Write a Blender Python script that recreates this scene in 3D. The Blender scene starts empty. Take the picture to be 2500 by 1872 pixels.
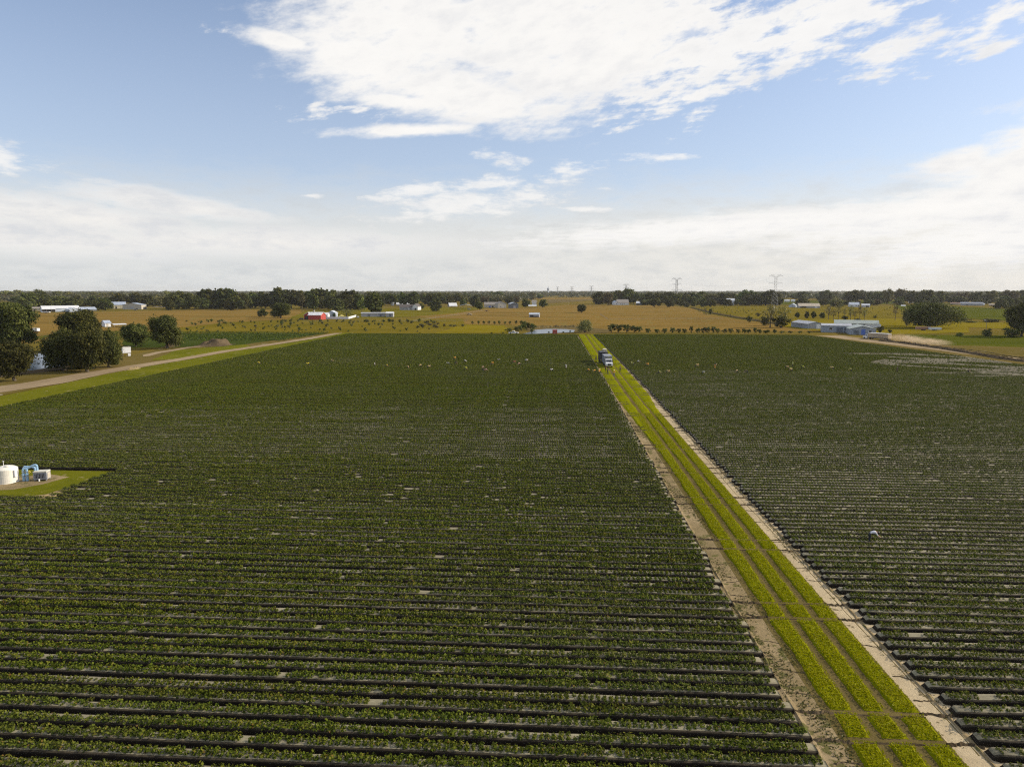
import bpy, math, random
import numpy as np
from mathutils import Vector, Matrix
R = math.radians
rng = np.random.default_rng(7)
random.seed(7)
sc = bpy.context.scene
COL = sc.collection

# ------------------------------------------------------------------ survey of the site
F = 1667.0; H = 24.0; PIT = math.atan(227/1667); YAW = R(3.5)
def G(px, py, z=0.0):
    """map a surveyed sight line to the ground (metres, x along the beds, y along the track)"""
    dx = (px-1250)/F; dy = -(py-936)/F
    f = math.cos(PIT)+dy*math.sin(PIT); u = dy*math.cos(PIT)-math.sin(PIT)
    t = (H-z)/-u
    xc, yc = dx*t, f*t
    return xc*math.cos(YAW)-yc*math.sin(YAW), xc*math.sin(YAW)+yc*math.cos(YAW)
def MPP(py):
    """metres per survey unit at a ground line"""
    dy = -(py-936)/F
    u = dy*math.cos(PIT)-math.sin(PIT)
    return (H/-u)/F
def AT(px, D):
    """ground point at distance D along the sight line"""
    dx = (px-1250)/F*D
    return dx*math.cos(YAW)-D*math.sin(YAW), dx*math.sin(YAW)+D*math.cos(YAW)

# ------------------------------------------------------------------ materials
MATS = {}
def _new(name):
    m = bpy.data.materials.new(name); m.use_nodes = True
    nt = m.node_tree; nt.nodes.clear()
    out = nt.nodes.new('ShaderNodeOutputMaterial')
    b = nt.nodes.new('ShaderNodeBsdfPrincipled')
    nt.links.new(b.outputs[0], out.inputs[0])
    MATS[name] = m
    return m, nt, b
def N(nt, t, **kw):
    n = nt.nodes.new(t)
    for k, v in kw.items():
        if k.startswith('_'):
            n.inputs[int(k[1:])].default_value = v
        else: setattr(n, k, v)
    return n
def noise(nt, vec, scale, detail=4, rough=.6):
    n = N(nt, 'ShaderNodeTexNoise'); n.inputs['Scale'].default_value = scale
    n.inputs['Detail'].default_value = detail; n.inputs['Roughness'].default_value = rough
    if vec is not None: nt.links.new(vec, n.inputs['Vector'])
    return n.outputs['Fac']
def ramp(nt, fac, stops, interp='LINEAR'):
    r = N(nt, 'ShaderNodeValToRGB'); cr = r.color_ramp; cr.interpolation = interp
    while len(cr.elements) < len(stops): cr.elements.new(.5)
    for e, (p, c) in zip(cr.elements, stops):
        e.position = p; e.color = (*c, 1) if len(c) == 3 else c
    nt.links.new(fac, r.inputs[0]); return r.outputs[0]
def mix(nt, fac, a, b, mode='MIX'):
    m = N(nt, 'ShaderNodeMix', data_type='RGBA', blend_type=mode)
    for s, v in ((0, fac), (6, a), (7, b)):
        if isinstance(v, (int, float)): m.inputs[s].default_value = v
        elif isinstance(v, tuple): m.inputs[s].default_value = (*v, 1)
        else: nt.links.new(v, m.inputs[s])
    return m.outputs[2]
def mth(nt, op, a, b=None, c=None, clamp=False):
    m = N(nt, 'ShaderNodeMath', operation=op); m.use_clamp = clamp
    for i, v in enumerate((a, b, c)):
        if v is None: continue
        if isinstance(v, (int, float)): m.inputs[i].default_value = v
        else: nt.links.new(v, m.inputs[i])
    return m.outputs[0]
def smooth(nt, v, a, b):
    m = N(nt, 'ShaderNodeMapRange', interpolation_type='SMOOTHSTEP')
    nt.links.new(v, m.inputs[0]); m.inputs[1].default_value = a; m.inputs[2].default_value = b
    return m.outputs[0]
def worldpos(nt):
    return N(nt, 'ShaderNodeNewGeometry').outputs['Position']
def mapping(nt, vec, scale=(1,1,1), rot=(0,0,0), loc=(0,0,0)):
    m = N(nt, 'ShaderNodeMapping'); nt.links.new(vec, m.inputs[0])
    m.inputs['Scale'].default_value = scale; m.inputs['Rotation'].default_value = rot; m.inputs['Location'].default_value = loc
    return m.outputs[0]
def plain(name, col, rough=.6, metal=0., vary=.12, scale=3.):
    """a solid colour with a little real-world unevenness"""
    m, nt, b = _new(name)
    tc = N(nt, 'ShaderNodeTexCoord').outputs['Object']
    f = noise(nt, tc, scale, 5)
    lo = tuple(c*(1-vary*1.6) for c in col); hi = tuple(min(1, c*(1+vary)) for c in col)
    nt.links.new(ramp(nt, f, [(.3, lo), (.7, hi)]), b.inputs['Base Color'])
    b.inputs['Roughness'].default_value = rough; b.inputs['Metallic'].default_value = metal
    return m
def ridged(name, col, rough=.45, pitch=.35, vary=.12):
    """ribbed sheet metal"""
    m, nt, b = _new(name)
    tc = N(nt, 'ShaderNodeTexCoord').outputs['Object']
    f = noise(nt, tc, .5, 6)
    lo = tuple(c*(1-vary*1.8) for c in col); hi = tuple(min(1, c*(1+vary)) for c in col)
    w = N(nt, 'ShaderNodeTexWave', wave_type='BANDS', bands_direction='X'); w.inputs['Scale'].default_value = 1/pitch
    nt.links.new(tc, w.inputs[0])
    c = ramp(nt, f, [(.3, lo), (.7, hi)])
    nt.links.new(c, b.inputs['Base Color'])
    bp = N(nt, 'ShaderNodeBump'); bp.inputs['Strength'].default_value = .35; bp.inputs['Distance'].default_value = .05
    nt.links.new(w.outputs['Fac'], bp.inputs['Height']); nt.links.new(bp.outputs[0], b.inputs['Normal'])
    b.inputs['Roughness'].default_value = rough
    return m
def soil(name, cols, big=.02, mid=.3, fine=4., stretch=(1,1,1), rough=.95, bump=.3, specks=None):
    """ground cover: three scales of unevenness in world metres"""
    m, nt, b = _new(name)
    p = worldpos(nt); ps = mapping(nt, p, stretch)
    n1 = noise(nt, ps, big, 5); n2 = noise(nt, ps, mid, 6, .7); n3 = noise(nt, p, fine, 5, .8)
    s = mth(nt, 'ADD', mth(nt, 'MULTIPLY', n1, .45), mth(nt, 'ADD', mth(nt, 'MULTIPLY', n2, .3), mth(nt, 'MULTIPLY', n3, .25)))
    k = len(cols)
    col = ramp(nt, s, [(.34+.32*i/(k-1), c) for i, c in enumerate(cols)])
    if specks:
        sc_, thr, c = specks
        col = mix(nt, smooth(nt, noise(nt, p, sc_, 3, .7), thr, thr+.06), col, c)
    nt.links.new(col, b.inputs['Base Color'])
    bp = N(nt, 'ShaderNodeBump'); bp.inputs['Strength'].default_value = bump; bp.inputs['Distance'].default_value = .15
    nt.links.new(mth(nt, 'ADD', n3, n2), bp.inputs['Height']); nt.links.new(bp.outputs[0], b.inputs['Normal'])
    b.inputs['Roughness'].default_value = rough; b.inputs['Specular IOR Level'].default_value = .0
    return m
def leafy(name, cols, rough=.5, objvar=.25, spec=.3, patch=None, trans=.25, hue=.05):
    """leaves: per-leaf tint stored on the mesh, shifted a little for every plant"""
    m, nt, b = _new(name)
    at = N(nt, 'ShaderNodeAttribute', attribute_name='tint')
    k = len(cols)
    c = ramp(nt, at.outputs['Fac'], [(i/(k-1), q) for i, q in enumerate(cols)])
    oi = N(nt, 'ShaderNodeObjectInfo')
    hv = N(nt, 'ShaderNodeHueSaturation')
    hv.inputs['Hue'].default_value = .5
    nt.links.new(mth(nt, 'ADD', mth(nt, 'MULTIPLY', oi.outputs['Random'], hue), .5-hue*.45), hv.inputs['Hue'])
    nt.links.new(mth(nt, 'ADD', mth(nt, 'MULTIPLY', oi.outputs['Random'], objvar*2), 1-objvar), hv.inputs['Value'])
    nt.links.new(c, hv.inputs['Color'])
    c = hv.outputs[0]
    if patch:
        p = worldpos(nt); n1 = noise(nt, mapping(nt, p, (1, 1.6, 1)), patch[0], 5, .65)
        c = mix(nt, mth(nt, 'MULTIPLY', smooth(nt, n1, .45, .68), patch[2]), c, patch[1])
    nt.links.new(c, b.inputs['Base Color'])
    b.inputs['Roughness'].default_value = rough; b.inputs['Specular IOR Level'].default_value = spec
    if trans:
        t = N(nt, 'ShaderNodeBsdfTranslucent'); nt.links.new(c, t.inputs[0])
        ms = N(nt, 'ShaderNodeMixShader'); ms.inputs[0].default_value = trans
        nt.links.new(b.outputs[0], ms.inputs[1]); nt.links.new(t.outputs[0], ms.inputs[2])
        out = [n for n in nt.nodes if n.type == 'OUTPUT_MATERIAL'][0]
        nt.links.new(ms.outputs[0], out.inputs[0])
    return m

# ------------------------------------------------------------------ object helpers
def tag(o, label=None, cat=None, group=None, kind=None):
    if label: o['label'] = label
    if cat: o['category'] = cat
    if group: o['group'] = group
    if kind: o['kind'] = kind
    return o
def link(o, parent=None):
    COL.objects.link(o)
    if parent is not None: o.parent = parent
    return o
def empty(name, loc=(0,0,0), rz=0.):
    o = bpy.data.objects.new(name, None); o.empty_display_size = .5
    COL.objects.link(o); o.location = loc; o.rotation_euler = (0, 0, rz); return o
class MB:
    def __init__(s): s.v = []; s.f = []; s.m = []
    def add(s, vs, fs, mi=0, M=None):
        k = len(s.v)
        if M is not None: vs = [M @ Vector(v) for v in vs]
        s.v += [tuple(v) for v in vs]; s.f += [tuple(i+k for i in f) for f in fs]; s.m += [mi]*len(fs)
        return s
    def box(s, x0, y0, z0, x1, y1, z1, mi=0, M=None):
        return s.add([(x0,y0,z0),(x1,y0,z0),(x1,y1,z0),(x0,y1,z0),(x0,y0,z1),(x1,y0,z1),(x1,y1,z1),(x0,y1,z1)],
              [(0,3,2,1),(4,5,6,7),(0,1,5,4),(1,2,6,5),(2,3,7,6),(3,0,4,7)], mi, M)
    def bbox(s, x0, y0, z0, x1, y1, z1, b=.03, mi=0):
        """box with chamfered vertical and top edges"""
        def ring(i, z): return [(x0+i,y0,z),(x1-i,y0,z),(x1,y0+i,z),(x1,y1-i,z),(x1-i,y1,z),(x0+i,y1,z),(x0,y1-i,z),(x0,y0+i,z)]
        def inner(z): return [(x0+b*1.2,y0+b,z),(x1-b*1.2,y0+b,z),(x1-b,y0+b*1.2,z),(x1-b,y1-b*1.2,z),(x1-b*1.2,y1-b,z),(x0+b*1.2,y1-b,z),(x0+b,y1-b*1.2,z),(x0+b,y0+b*1.2,z)]
        vs = inner(z0)+ring(b, z0+b)+ring(b, z1-b)+inner(z1)
        fs = [tuple(range(7,-1,-1)), tuple(range(24,32))]
        for k in range(3):
            for i in range(8):
                j = (i+1) % 8; fs.append((k*8+i, k*8+j, k*8+8+j, k*8+8+i))
        return s.add(vs, fs, mi)
    def prism(s, poly, a0, a1, axis='y', mi=0, M=None):
        """poly in the plane across axis, extruded from a0 to a1"""
        n = len(poly)
        def P(p, a): return (p[0], a, p[1]) if axis == 'y' else ((a, p[0], p[1]) if axis == 'x' else (p[0], p[1], a))
        vs = [P(p, a0) for p in poly]+[P(p, a1) for p in poly]
        fs = [tuple(range(n)), tuple(range(2*n-1, n-1, -1))]+[(i, i+n, (i+1) % n+n, (i+1) % n) for i in range(n)]
        return s.add(vs, fs, mi, M)
    def tube(s, p0, p1, r0, r1=None, n=8, mi=0, caps=True):
        r1 = r0 if r1 is None else r1
        p0 = Vector(p0); p1 = Vector(p1); d = (p1-p0)
        if d.length < 1e-6: return s
        q = d.to_track_quat('Z', 'Y'); vs = []
        for p, r in ((p0, r0), (p1, r1)):
            for i in range(n):
                a = 2*math.pi*i/n; vs.append(p+q @ Vector((r*math.cos(a), r*math.sin(a), 0)))
        fs = [(i, (i+1) % n, n+(i+1) % n, n+i) for i in range(n)]
        if caps: fs += [tuple(range(n-1,-1,-1)), tuple(range(n, 2*n))]
        return s.add(vs, fs, mi)
    def path(s, pts, r, n=8, mi=0):
        for a, b in zip(pts[:-1], pts[1:]): s.tube(a, b, r, r, n, mi)
        return s
    def lathe(s, prof, n=24, c=(0,0,0), mi=0):
        k = len(prof); vs = []
        for r, z in prof:
            for i in range(n):
                a = 2*math.pi*i/n; vs.append((c[0]+r*math.cos(a), c[1]+r*math.sin(a), c[2]+z))
        fs = []
        for j in range(k-1):
            for i in range(n):
                fs.append((j*n+i, j*n+(i+1) % n, (j+1)*n+(i+1) % n, (j+1)*n+i))
        fs += [tuple(range(n-1,-1,-1)), tuple(range((k-1)*n, k*n))]
        return s.add(vs, fs, mi)
    def build(s, name, mats, parent=None, smooth=False):
        me = bpy.data.meshes.new(name); me.from_pydata(s.v, [], s.f)
        if not isinstance(mats, (list, tuple)): mats = [mats]
        for m in mats: me.materials.append(MATS[m] if isinstance(m, str) else m)
        if len(mats) > 1: me.polygons.foreach_set('material_index', s.m)
        if smooth: me.polygons.foreach_set('use_smooth', [True]*len(me.polygons))
        me.update()
        o = bpy.data.objects.new(name, me); return link(o, parent)
def np_mesh(name, V, Q, mats, tint=None, midx=None, tri=False):
    me = bpy.data.meshes.new(name); k = 3 if tri else 4; nf = len(Q)
    me.vertices.add(len(V)); me.vertices.foreach_set('co', V.astype(np.float32).ravel())
    me.loops.add(nf*k); me.polygons.add(nf)
    me.loops.foreach_set('vertex_index', Q.astype(np.int32).ravel())
    me.polygons.foreach_set('loop_start', np.arange(0, nf*k, k, dtype=np.int32))
    me.polygons.foreach_set('loop_total', np.full(nf, k, dtype=np.int32))
    for m in mats: me.materials.append(MATS[m])
    if midx is not None: me.polygons.foreach_set('material_index', midx.astype(np.int32))
    me.update(calc_edges=True)
    if tint is not None:
        a = me.attributes.new('tint', 'FLOAT', 'FACE'); a.data.foreach_set('value', tint.astype(np.float32))
    return me
def leaf_quads(C, size, nrm, elong=1.5):
    """one bent-free diamond leaf per centre"""
    n = len(C); nrm = nrm/np.maximum(np.linalg.norm(nrm, axis=1, keepdims=True), 1e-6)
    h = rng.normal(size=(n, 3)); u = np.cross(nrm, h); u /= np.maximum(np.linalg.norm(u, axis=1, keepdims=True), 1e-6)
    w = np.cross(nrm, u); a = (size*.5)[:, None]
    V = np.stack([C-u*a*elong, C-w*a+u*a*.1, C+u*a*elong, C+w*a+u*a*.1], axis=1).reshape(-1, 3)
    return V, np.arange(4*n).reshape(n, 4)
def join_np(parts):
    V = []; Q = []; T = []; Mi = []; k = 0
    for v, q, t, m in parts:
        V.append(v); Q.append(q+k); T.append(t); Mi.append(np.full(len(q), m)); k += len(v)
    return np.concatenate(V), np.concatenate(Q), np.concatenate(T), np.concatenate(Mi)

# palette -------------------------------------------------------------------------------------
soil('ground_earth', [(0.071,0.070,0.010),(0.121,0.097,0.018),(0.166,0.121,0.026),(0.127,0.114,0.019)], .01, .12, 1.2)
soil('pasture_dry', [(0.095,0.069,0.015),(0.169,0.111,0.029),(0.226,0.142,0.036),(0.169,0.116,0.025)], .012, .15, 1.1, stretch=(1,2.2,1), specks=(.09,.58,(.17,.15,.045)))
soil('pasture_olive', [(0.058,0.063,0.005),(0.117,0.103,0.010),(0.164,0.137,0.014),(0.099,0.097,0.007)], .015, .2, 1.3, stretch=(1,1.8,1), specks=(.25,.6,(.07,.085,.018)))
soil('meadow_yellow', [(0.125,0.102,0.006),(0.181,0.144,0.011),(0.225,0.171,0.012)], .015, .2, 1.2, stretch=(1,2,1))
soil('meadow_green', [(0.046,0.058,0.008),(0.073,0.084,0.008),(0.115,0.111,0.013)], .015, .2, 1.2, stretch=(1,2,1))
soil('orchard_floor', [(0.089,0.080,0.006),(0.146,0.114,0.013),(0.191,0.142,0.017)], .02, .25, 1.2, specks=(.2,.62,(.09,.1,.025)))
soil('scrub_floor', [(0.072,0.060,0.025),(0.135,0.102,0.042),(0.180,0.136,0.056)], .03, .3, 2)
soil('road_sand', [(0.190,0.143,0.088),(0.302,0.231,0.143),(0.370,0.297,0.198)], .05, .4, 3, stretch=(1,.25,1))
soil('verge_grass', [(0.065,0.079,0.008),(0.124,0.128,0.010),(0.176,0.164,0.018)], .04, .5, 4, specks=(.35,.62,(.24,.2,.09)))
soil('bank_earth', [(0.051,0.039,0.026),(0.109,0.081,0.049),(0.174,0.133,0.078)], .1, .8, 5, bump=.8)
soil('aisle_soil', [(0.019,0.013,0.007),(0.036,0.024,0.013),(0.055,0.038,0.020)], .05, .7, 6)
soil('strip_sand', [(0.292,0.232,0.143),(0.460,0.371,0.233),(0.585,0.482,0.311)], .08, .9, 8, specks=(1.1,.6,(.17,.135,.075)), bump=.5)
soil('strip_sand_left', [(0.162,0.128,0.063),(0.270,0.206,0.112),(0.410,0.319,0.189)], .12, .7, 7, specks=(.8,.55,(.13,.12,.045)), bump=.5)
soil('track_rut', [(0.086,0.072,0.022),(0.131,0.102,0.038),(0.184,0.140,0.058)], .2, 1.2, 9, bump=.4)
soil('track_grass', [(0.116,0.129,0.003),(0.169,0.177,0.004),(0.210,0.207,0.006)], .09, .8, 9, specks=(.45,.67,(.3,.2,.03)), bump=.35)
soil('second_crop', [(0.028,0.040,0.009),(0.045,0.062,0.012),(0.059,0.076,0.016)], .02, .3, 2.5)
soil('sand_patch', [(.17,.15,.07),(.32,.28,.18),(.42,.37,.26)], .07, .45, 3, stretch=(.35,1,1), specks=(.12,.55,(.10,.12,.035)))
soil('mown_mix', [(0.089,0.078,0.017),(0.137,0.105,0.030),(0.184,0.130,0.055)], .03, .3, 2.5, stretch=(.5,1,1), specks=(.15,.64,(.3,.26,.17)))
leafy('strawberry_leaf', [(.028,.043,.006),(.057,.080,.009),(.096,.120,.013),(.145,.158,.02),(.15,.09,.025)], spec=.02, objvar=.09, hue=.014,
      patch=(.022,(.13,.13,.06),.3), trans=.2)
leafy('far_leaf', [(.03,.055,.005),(.06,.09,.007),(.10,.13,.010),(.15,.16,.02)], spec=.05, objvar=.05, patch=(.015,(.12,.135,.06),.25), trans=.15)
leafy('oak_leaf', [(.034,.042,.012),(.064,.072,.017),(.105,.108,.024),(.16,.146,.04)], objvar=.32, rough=.7, spec=.1)
leafy('bush_leaf', [(.04,.06,.012),(.075,.095,.018),(.11,.125,.024),(.16,.155,.035)], objvar=.25, spec=.1)
leafy('willow_leaf', [(.10,.10,.025),(.16,.15,.035),(.22,.20,.05)], objvar=.15)
leafy('bronze_leaf', [(.07,.065,.025),(.11,.095,.035),(.15,.125,.05),(.12,.12,.045)], objvar=.25, spec=.1)
leafy('olive_leaf', [(.07,.075,.02),(.12,.12,.03),(.17,.16,.04),(.2,.17,.06)], objvar=.3, spec=.1)
leafy('lime_leaf', [(.10,.12,.015),(.18,.19,.02),(.26,.24,.03)], objvar=.15)
leafy('wood_leaf', [(.03,.042,.016),(.055,.065,.022),(.085,.085,.03),(.12,.105,.045)], objvar=.1, patch=(.006,(.15,.13,.05),.5))
leafy('turf_blade', [(.24,.245,.002),(.27,.27,.002),(.29,.285,.003),(.30,.25,.008)], objvar=0, spec=.05, trans=.35, patch=(.25,(.2,.13,.02),.2))
plain('bark', (.09,.07,.05), .9)
# bed film: black plastic, dusty on top
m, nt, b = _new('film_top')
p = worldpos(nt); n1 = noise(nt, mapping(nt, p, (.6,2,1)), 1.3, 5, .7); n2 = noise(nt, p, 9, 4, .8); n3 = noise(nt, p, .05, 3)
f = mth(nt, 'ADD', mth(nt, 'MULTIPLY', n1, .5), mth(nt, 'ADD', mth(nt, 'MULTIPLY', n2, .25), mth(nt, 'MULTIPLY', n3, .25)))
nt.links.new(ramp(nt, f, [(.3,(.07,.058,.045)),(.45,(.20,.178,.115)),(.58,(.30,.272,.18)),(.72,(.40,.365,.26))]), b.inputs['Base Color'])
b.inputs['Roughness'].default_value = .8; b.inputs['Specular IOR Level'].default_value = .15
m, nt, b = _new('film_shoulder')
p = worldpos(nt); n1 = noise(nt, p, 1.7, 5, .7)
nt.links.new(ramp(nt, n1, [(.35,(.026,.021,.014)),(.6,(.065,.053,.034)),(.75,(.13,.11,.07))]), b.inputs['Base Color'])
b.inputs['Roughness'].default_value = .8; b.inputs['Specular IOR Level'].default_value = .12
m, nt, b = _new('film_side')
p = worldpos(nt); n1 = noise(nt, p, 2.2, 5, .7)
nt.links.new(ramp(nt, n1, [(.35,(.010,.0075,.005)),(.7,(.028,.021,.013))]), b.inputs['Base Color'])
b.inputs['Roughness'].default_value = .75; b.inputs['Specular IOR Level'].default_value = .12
ridged('metal_white', (.72,.73,.74)); ridged('metal_blue', (.38,.44,.54)); ridged('metal_grey', (.42,.43,.45)); ridged('metal_green', (.34,.38,.33))
ridged('metal_pale', (.55,.6,.66)); ridged('metal_tan', (.50,.42,.30)); ridged('metal_rust', (.30,.17,.12))
plain('wall_white', (.72,.73,.74)); plain('wall_cream', (.68,.60,.40)); plain('wall_beige', (.50,.46,.38)); plain('wall_grey', (.34,.34,.35))
plain('wall_blue', (.44,.50,.60)); plain('wall_slate', (.13,.15,.18)); plain('barn_red', (.40,.05,.035), .6); plain('roof_dark', (.10,.085,.08), .8)
plain('roof_shingle', (.30,.27,.24), .85, vary=.2); plain('opening_dark', (.015,.015,.02), .5); plain('door_blue', (.08,.16,.5)); plain('wood_grey', (.25,.22,.18), .9)
plain('tank_cream', (.78,.75,.66), .5, vary=.06); plain('pipe_blue', (.30,.48,.66), .4, vary=.06); plain('casing_grey', (.32,.33,.36), .5)
plain('casing_cream', (.6,.58,.48), .5); plain('hose_yellow', (.6,.45,.08)); plain('pvc_white', (.8,.8,.78), .4)
plain('paint_white', (.78,.78,.78), .3, vary=.04); plain('paint_red', (.42,.05,.04), .35); plain('paint_dark', (.03,.03,.035), .35); plain('rubber', (.02,.02,.02), .8)
plain('paint_silver', (.45,.46,.48), .3, .3); plain('paint_tan', (.45,.36,.25), .5); plain('chrome', (.6,.6,.6), .2, .9); plain('lamp_glass', (.75,.73,.66), .15)
plain('crate_grey', (.25,.27,.31), .6); plain('crate_dark', (.05,.05,.06), .6); plain('crate_beige', (.6,.52,.38), .6); plain('steel_lattice', (.33,.34,.35), .5, .4)
plain('box_rust', (.40,.07,.05), .7, vary=.2); plain('cane_yellow', (.7,.6,.2))
plain('skin_tan', (.34,.19,.12), .5); plain('hair_dark', (.02,.015,.012), .6); plain('trousers_dark', (.03,.03,.035), .8); plain('jeans_blue', (.07,.10,.16), .8)
for nme, c in dict(yellow=(.85,.66,.03), orange=(.85,.40,.03), white=(.74,.72,.74), cream=(.82,.60,.28), dark=(.04,.035,.04), grey=(.45,.46,.42), red=(.42,.10,.07),
                   pink=(.75,.46,.36), tan=(.65,.45,.2), olive=(.4,.4,.10), green=(.35,.42,.14), lime=(.6,.62,.06), brown=(.14,.07,.03)).items():
    plain('shirt_'+nme, c, .8, vary=.08)
m, nt, b = _new('window_glass'); b.inputs['Base Color'].default_value = (.03,.04,.05,1); b.inputs['Roughness'].default_value = .08
m, nt, b = _new('pond_water'); b.inputs['Base Color'].default_value = (.05,.075,.11,1); b.inputs['Roughness'].default_value = .22; b.inputs['IOR'].default_value = 1.33; b.inputs['Specular IOR Level'].default_value = .3
wn = noise(nt, worldpos(nt), 1.2, 3); bp = N(nt, 'ShaderNodeBump'); bp.inputs['Strength'].default_value = .15; bp.inputs['Distance'].default_value = .05
nt.links.new(wn, bp.inputs['Height']); nt.links.new(bp.outputs[0], b.inputs['Normal'])

# ------------------------------------------------------------------ the setting: ground
def sheet(name, pts, mat, z, px=True, jit=.012, kind='structure', step=None):
    P = [G(*p) if px else p for p in pts]; out = []
    n = len(P)
    for i in range(n):
        a = P[i]; b_ = P[(i+1) % n]; L = math.dist(a, b_); k = max(1, min(24, int(L/(step or max(4, L/12)))))
        for j in range(k):
            t = j/k; q = (a[0]+(b_[0]-a[0])*t, a[1]+(b_[1]-a[1])*t)
            w = jit*min(L, 120) if 0 < j else 0
            out.append((q[0]+random.uniform(-w, w), q[1]+random.uniform(-w, w), z))
    me = bpy.data.meshes.new(name); me.from_pydata(out, [], [tuple(range(len(out)))]); me.materials.append(MATS[mat])
    if me.polygons[0].normal.z < 0: me.flip_normals()
    o = bpy.data.objects.new(name, me); link(o); o['kind'] = kind; return o
def ringed_ground():
    rad = [0, 60, 150, 400, 900, 2000, 5000, 14000]; n = 48
    V = [(0, 0, 0)]; Fc = []
    for r in rad[1:]:
        V += [(r*math.cos(2*math.pi*i/n), r*math.sin(2*math.pi*i/n), 0) for i in range(n)]
    for i in range(n): Fc.append((0, 1+i, 1+(i+1) % n))
    for k in range(len(rad)-2):
        for i in range(n):
            a = 1+k*n; c = a+n; Fc.append((a+i, c+i, c+(i+1) % n, a+(i+1) % n))
    me = bpy.data.meshes.new('ground'); me.from_pydata(V, [], Fc); me.materials.append(MATS['ground_earth'])
    o = bpy.data.objects.new('ground', me); link(o); o['kind'] = 'structure'
ringed_ground()
sheet('pasture', [(-60,766),(200,763),(480,757),(735,756),(745,779),(560,786),(470,800),(300,806),(150,822),(-60,862)], 'pasture_dry', .05)
sheet('pasture', [(1010,771),(1190,753),(1330,749),(1380,744),(1640,746),(1690,753),(1730,768),(1830,784),(2000,799),(2000,809),(1440,812),(1240,792),(1120,792)], 'pasture_dry', .05)
sheet('meadow', [(700,779),(960,776),(1110,765),(1190,752),(1100,750),(760,757),(735,765)], 'pasture_olive', .06)
sheet('orchard_ground', [(440,800),(560,787),(700,781),(1130,778),(1132,790),(1060,814),(820,814.5),(430,813)], 'orchard_floor', .08)
sheet('scrub_ground', [(1000,786),(1060,784),(1130,786),(1133,796),(1100,799),(1060,803),(1040,800),(1000,799),(985,793)], 'orchard_floor', .10, jit=.05)
sheet('meadow', [(1132,792),(1232,795),(1250,813),(1062,814.5)], 'meadow_yellow', .09)
sheet('scrub_ground', [(1290,796),(1410,797),(1500,806),(1480,813),(1290,812)], 'scrub_floor', .09)
sheet('second_crop_field', [(300,832),(420,814.5),(805,813.5),(740,822),(640,835),(560,846),(300,850)], 'second_crop', .08)
sheet('orchard_ground', [(1700,747),(1900,746),(2300,748),(2330,763),(2120,781),(1860,779),(1740,766)], 'orchard_floor', .10)
sheet('meadow', [(1930,780),(2120,779),(2190,778),(2360,796),(2370,812),(2150,818),(1960,805),(1900,796)], 'meadow_yellow', .12)
sheet('meadow', [(1880,734),(2190,734),(2200,742),(1890,744)], 'meadow_green', .13)
sheet('meadow', [(2180,744),(2300,747),(2560,758),(2560,790),(2330,776),(2200,757)], 'meadow_green', .13)
sheet('meadow', [(2328,783),(2480,789),(2560,793),(2560,812),(2440,803),(2320,797)], 'meadow_yellow', .14)
sheet('meadow', [(0,738),(95,738),(100,752),(0,757)], 'meadow_green', .12)
sheet('meadow', [(-60,757),(40,755),(70,764),(-60,772)], 'meadow_green', .14)
sheet('meadow', [(1270,727),(1480,727),(1480,731),(1270,731)], 'pasture_dry', .2)
sheet('meadow', [(1335,731),(1480,731),(1340,741)], 'scrub_floor', .16)
sheet('meadow', [(2210,817),(2600,821),(2600,850),(2350,846),(2230,836)], 'meadow_green', .12)
sheet('sand_clearing', [(2290,843),(2600,851),(2600,880),(2420,866),(2290,851)], 'mown_mix', .13)

# left side: verge, road, bank
sheet('grass_bank', [(-80,905),(180,908),(300,872),(430,842),(590,838),(700,828),(830,812),(700,838),(440,880),(280,912),(140,935),(-80,985)], 'mown_mix', .06)
sheet('grass_patch', [(370,880),(430,855),(600,841),(620,848),(480,868),(420,878)], 'verge_grass', .10)
XL = -113.5
sheet('dirt_road', [(-133,120),(-131,150),(-127.5,168),(-129.5,190),(-129,210),(-127.5,235),(-127.5,262),(-123,300),(-119.5,340),(-119,380),
    (-124,380),(-125,340),(-128.5,300),(-133,262),(-133,235),(-136,210),(-137.5,190),(-138,168),(-142,150),(-145,120)], 'road_sand', .11, px=False, jit=.008)
sheet('grass_verge', [(XL-.6,110),(XL-.6,382),(-119,382),(-119.2,340),(-122,300),(-127,262),(-127,235),(-128.6,210),(-128.5,190),(-126.5,165),(-124,110)], 'verge_grass', .12, px=False, jit=.006)
sheet('field_margin', [(XL+.4,60),(XL+.3,380),(XL-.7,380),(XL-.9,60)], 'strip_sand', .14, px=False, jit=.002)
sheet('farm_path', [(348,871),(365,870),(395,862),(432,856),(470,849),(540,843),(540,841.5),(455,848),(420,854),(380,860),(350,867)], 'road_sand', .13, jit=.003)
sheet('pond_bank', [(-60,930),(65,914),(170,902),(190,885),(150,862),(90,859),(-60,870)], 'bank_earth', .10)
sheet('water', [(-60,922),(20,914),(65,907),(150,894),(172,885),(150,867),(90,863.5),(40,866),(-60,882)], 'pond_water', .16, jit=.004)
sheet('water', [(1272,816),(1310,815.5),(1400,811.5),(1404,806.5),(1380,804),(1335,803.5),(1306,806),(1296,811)], 'pond_water', .16, jit=.003)

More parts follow.
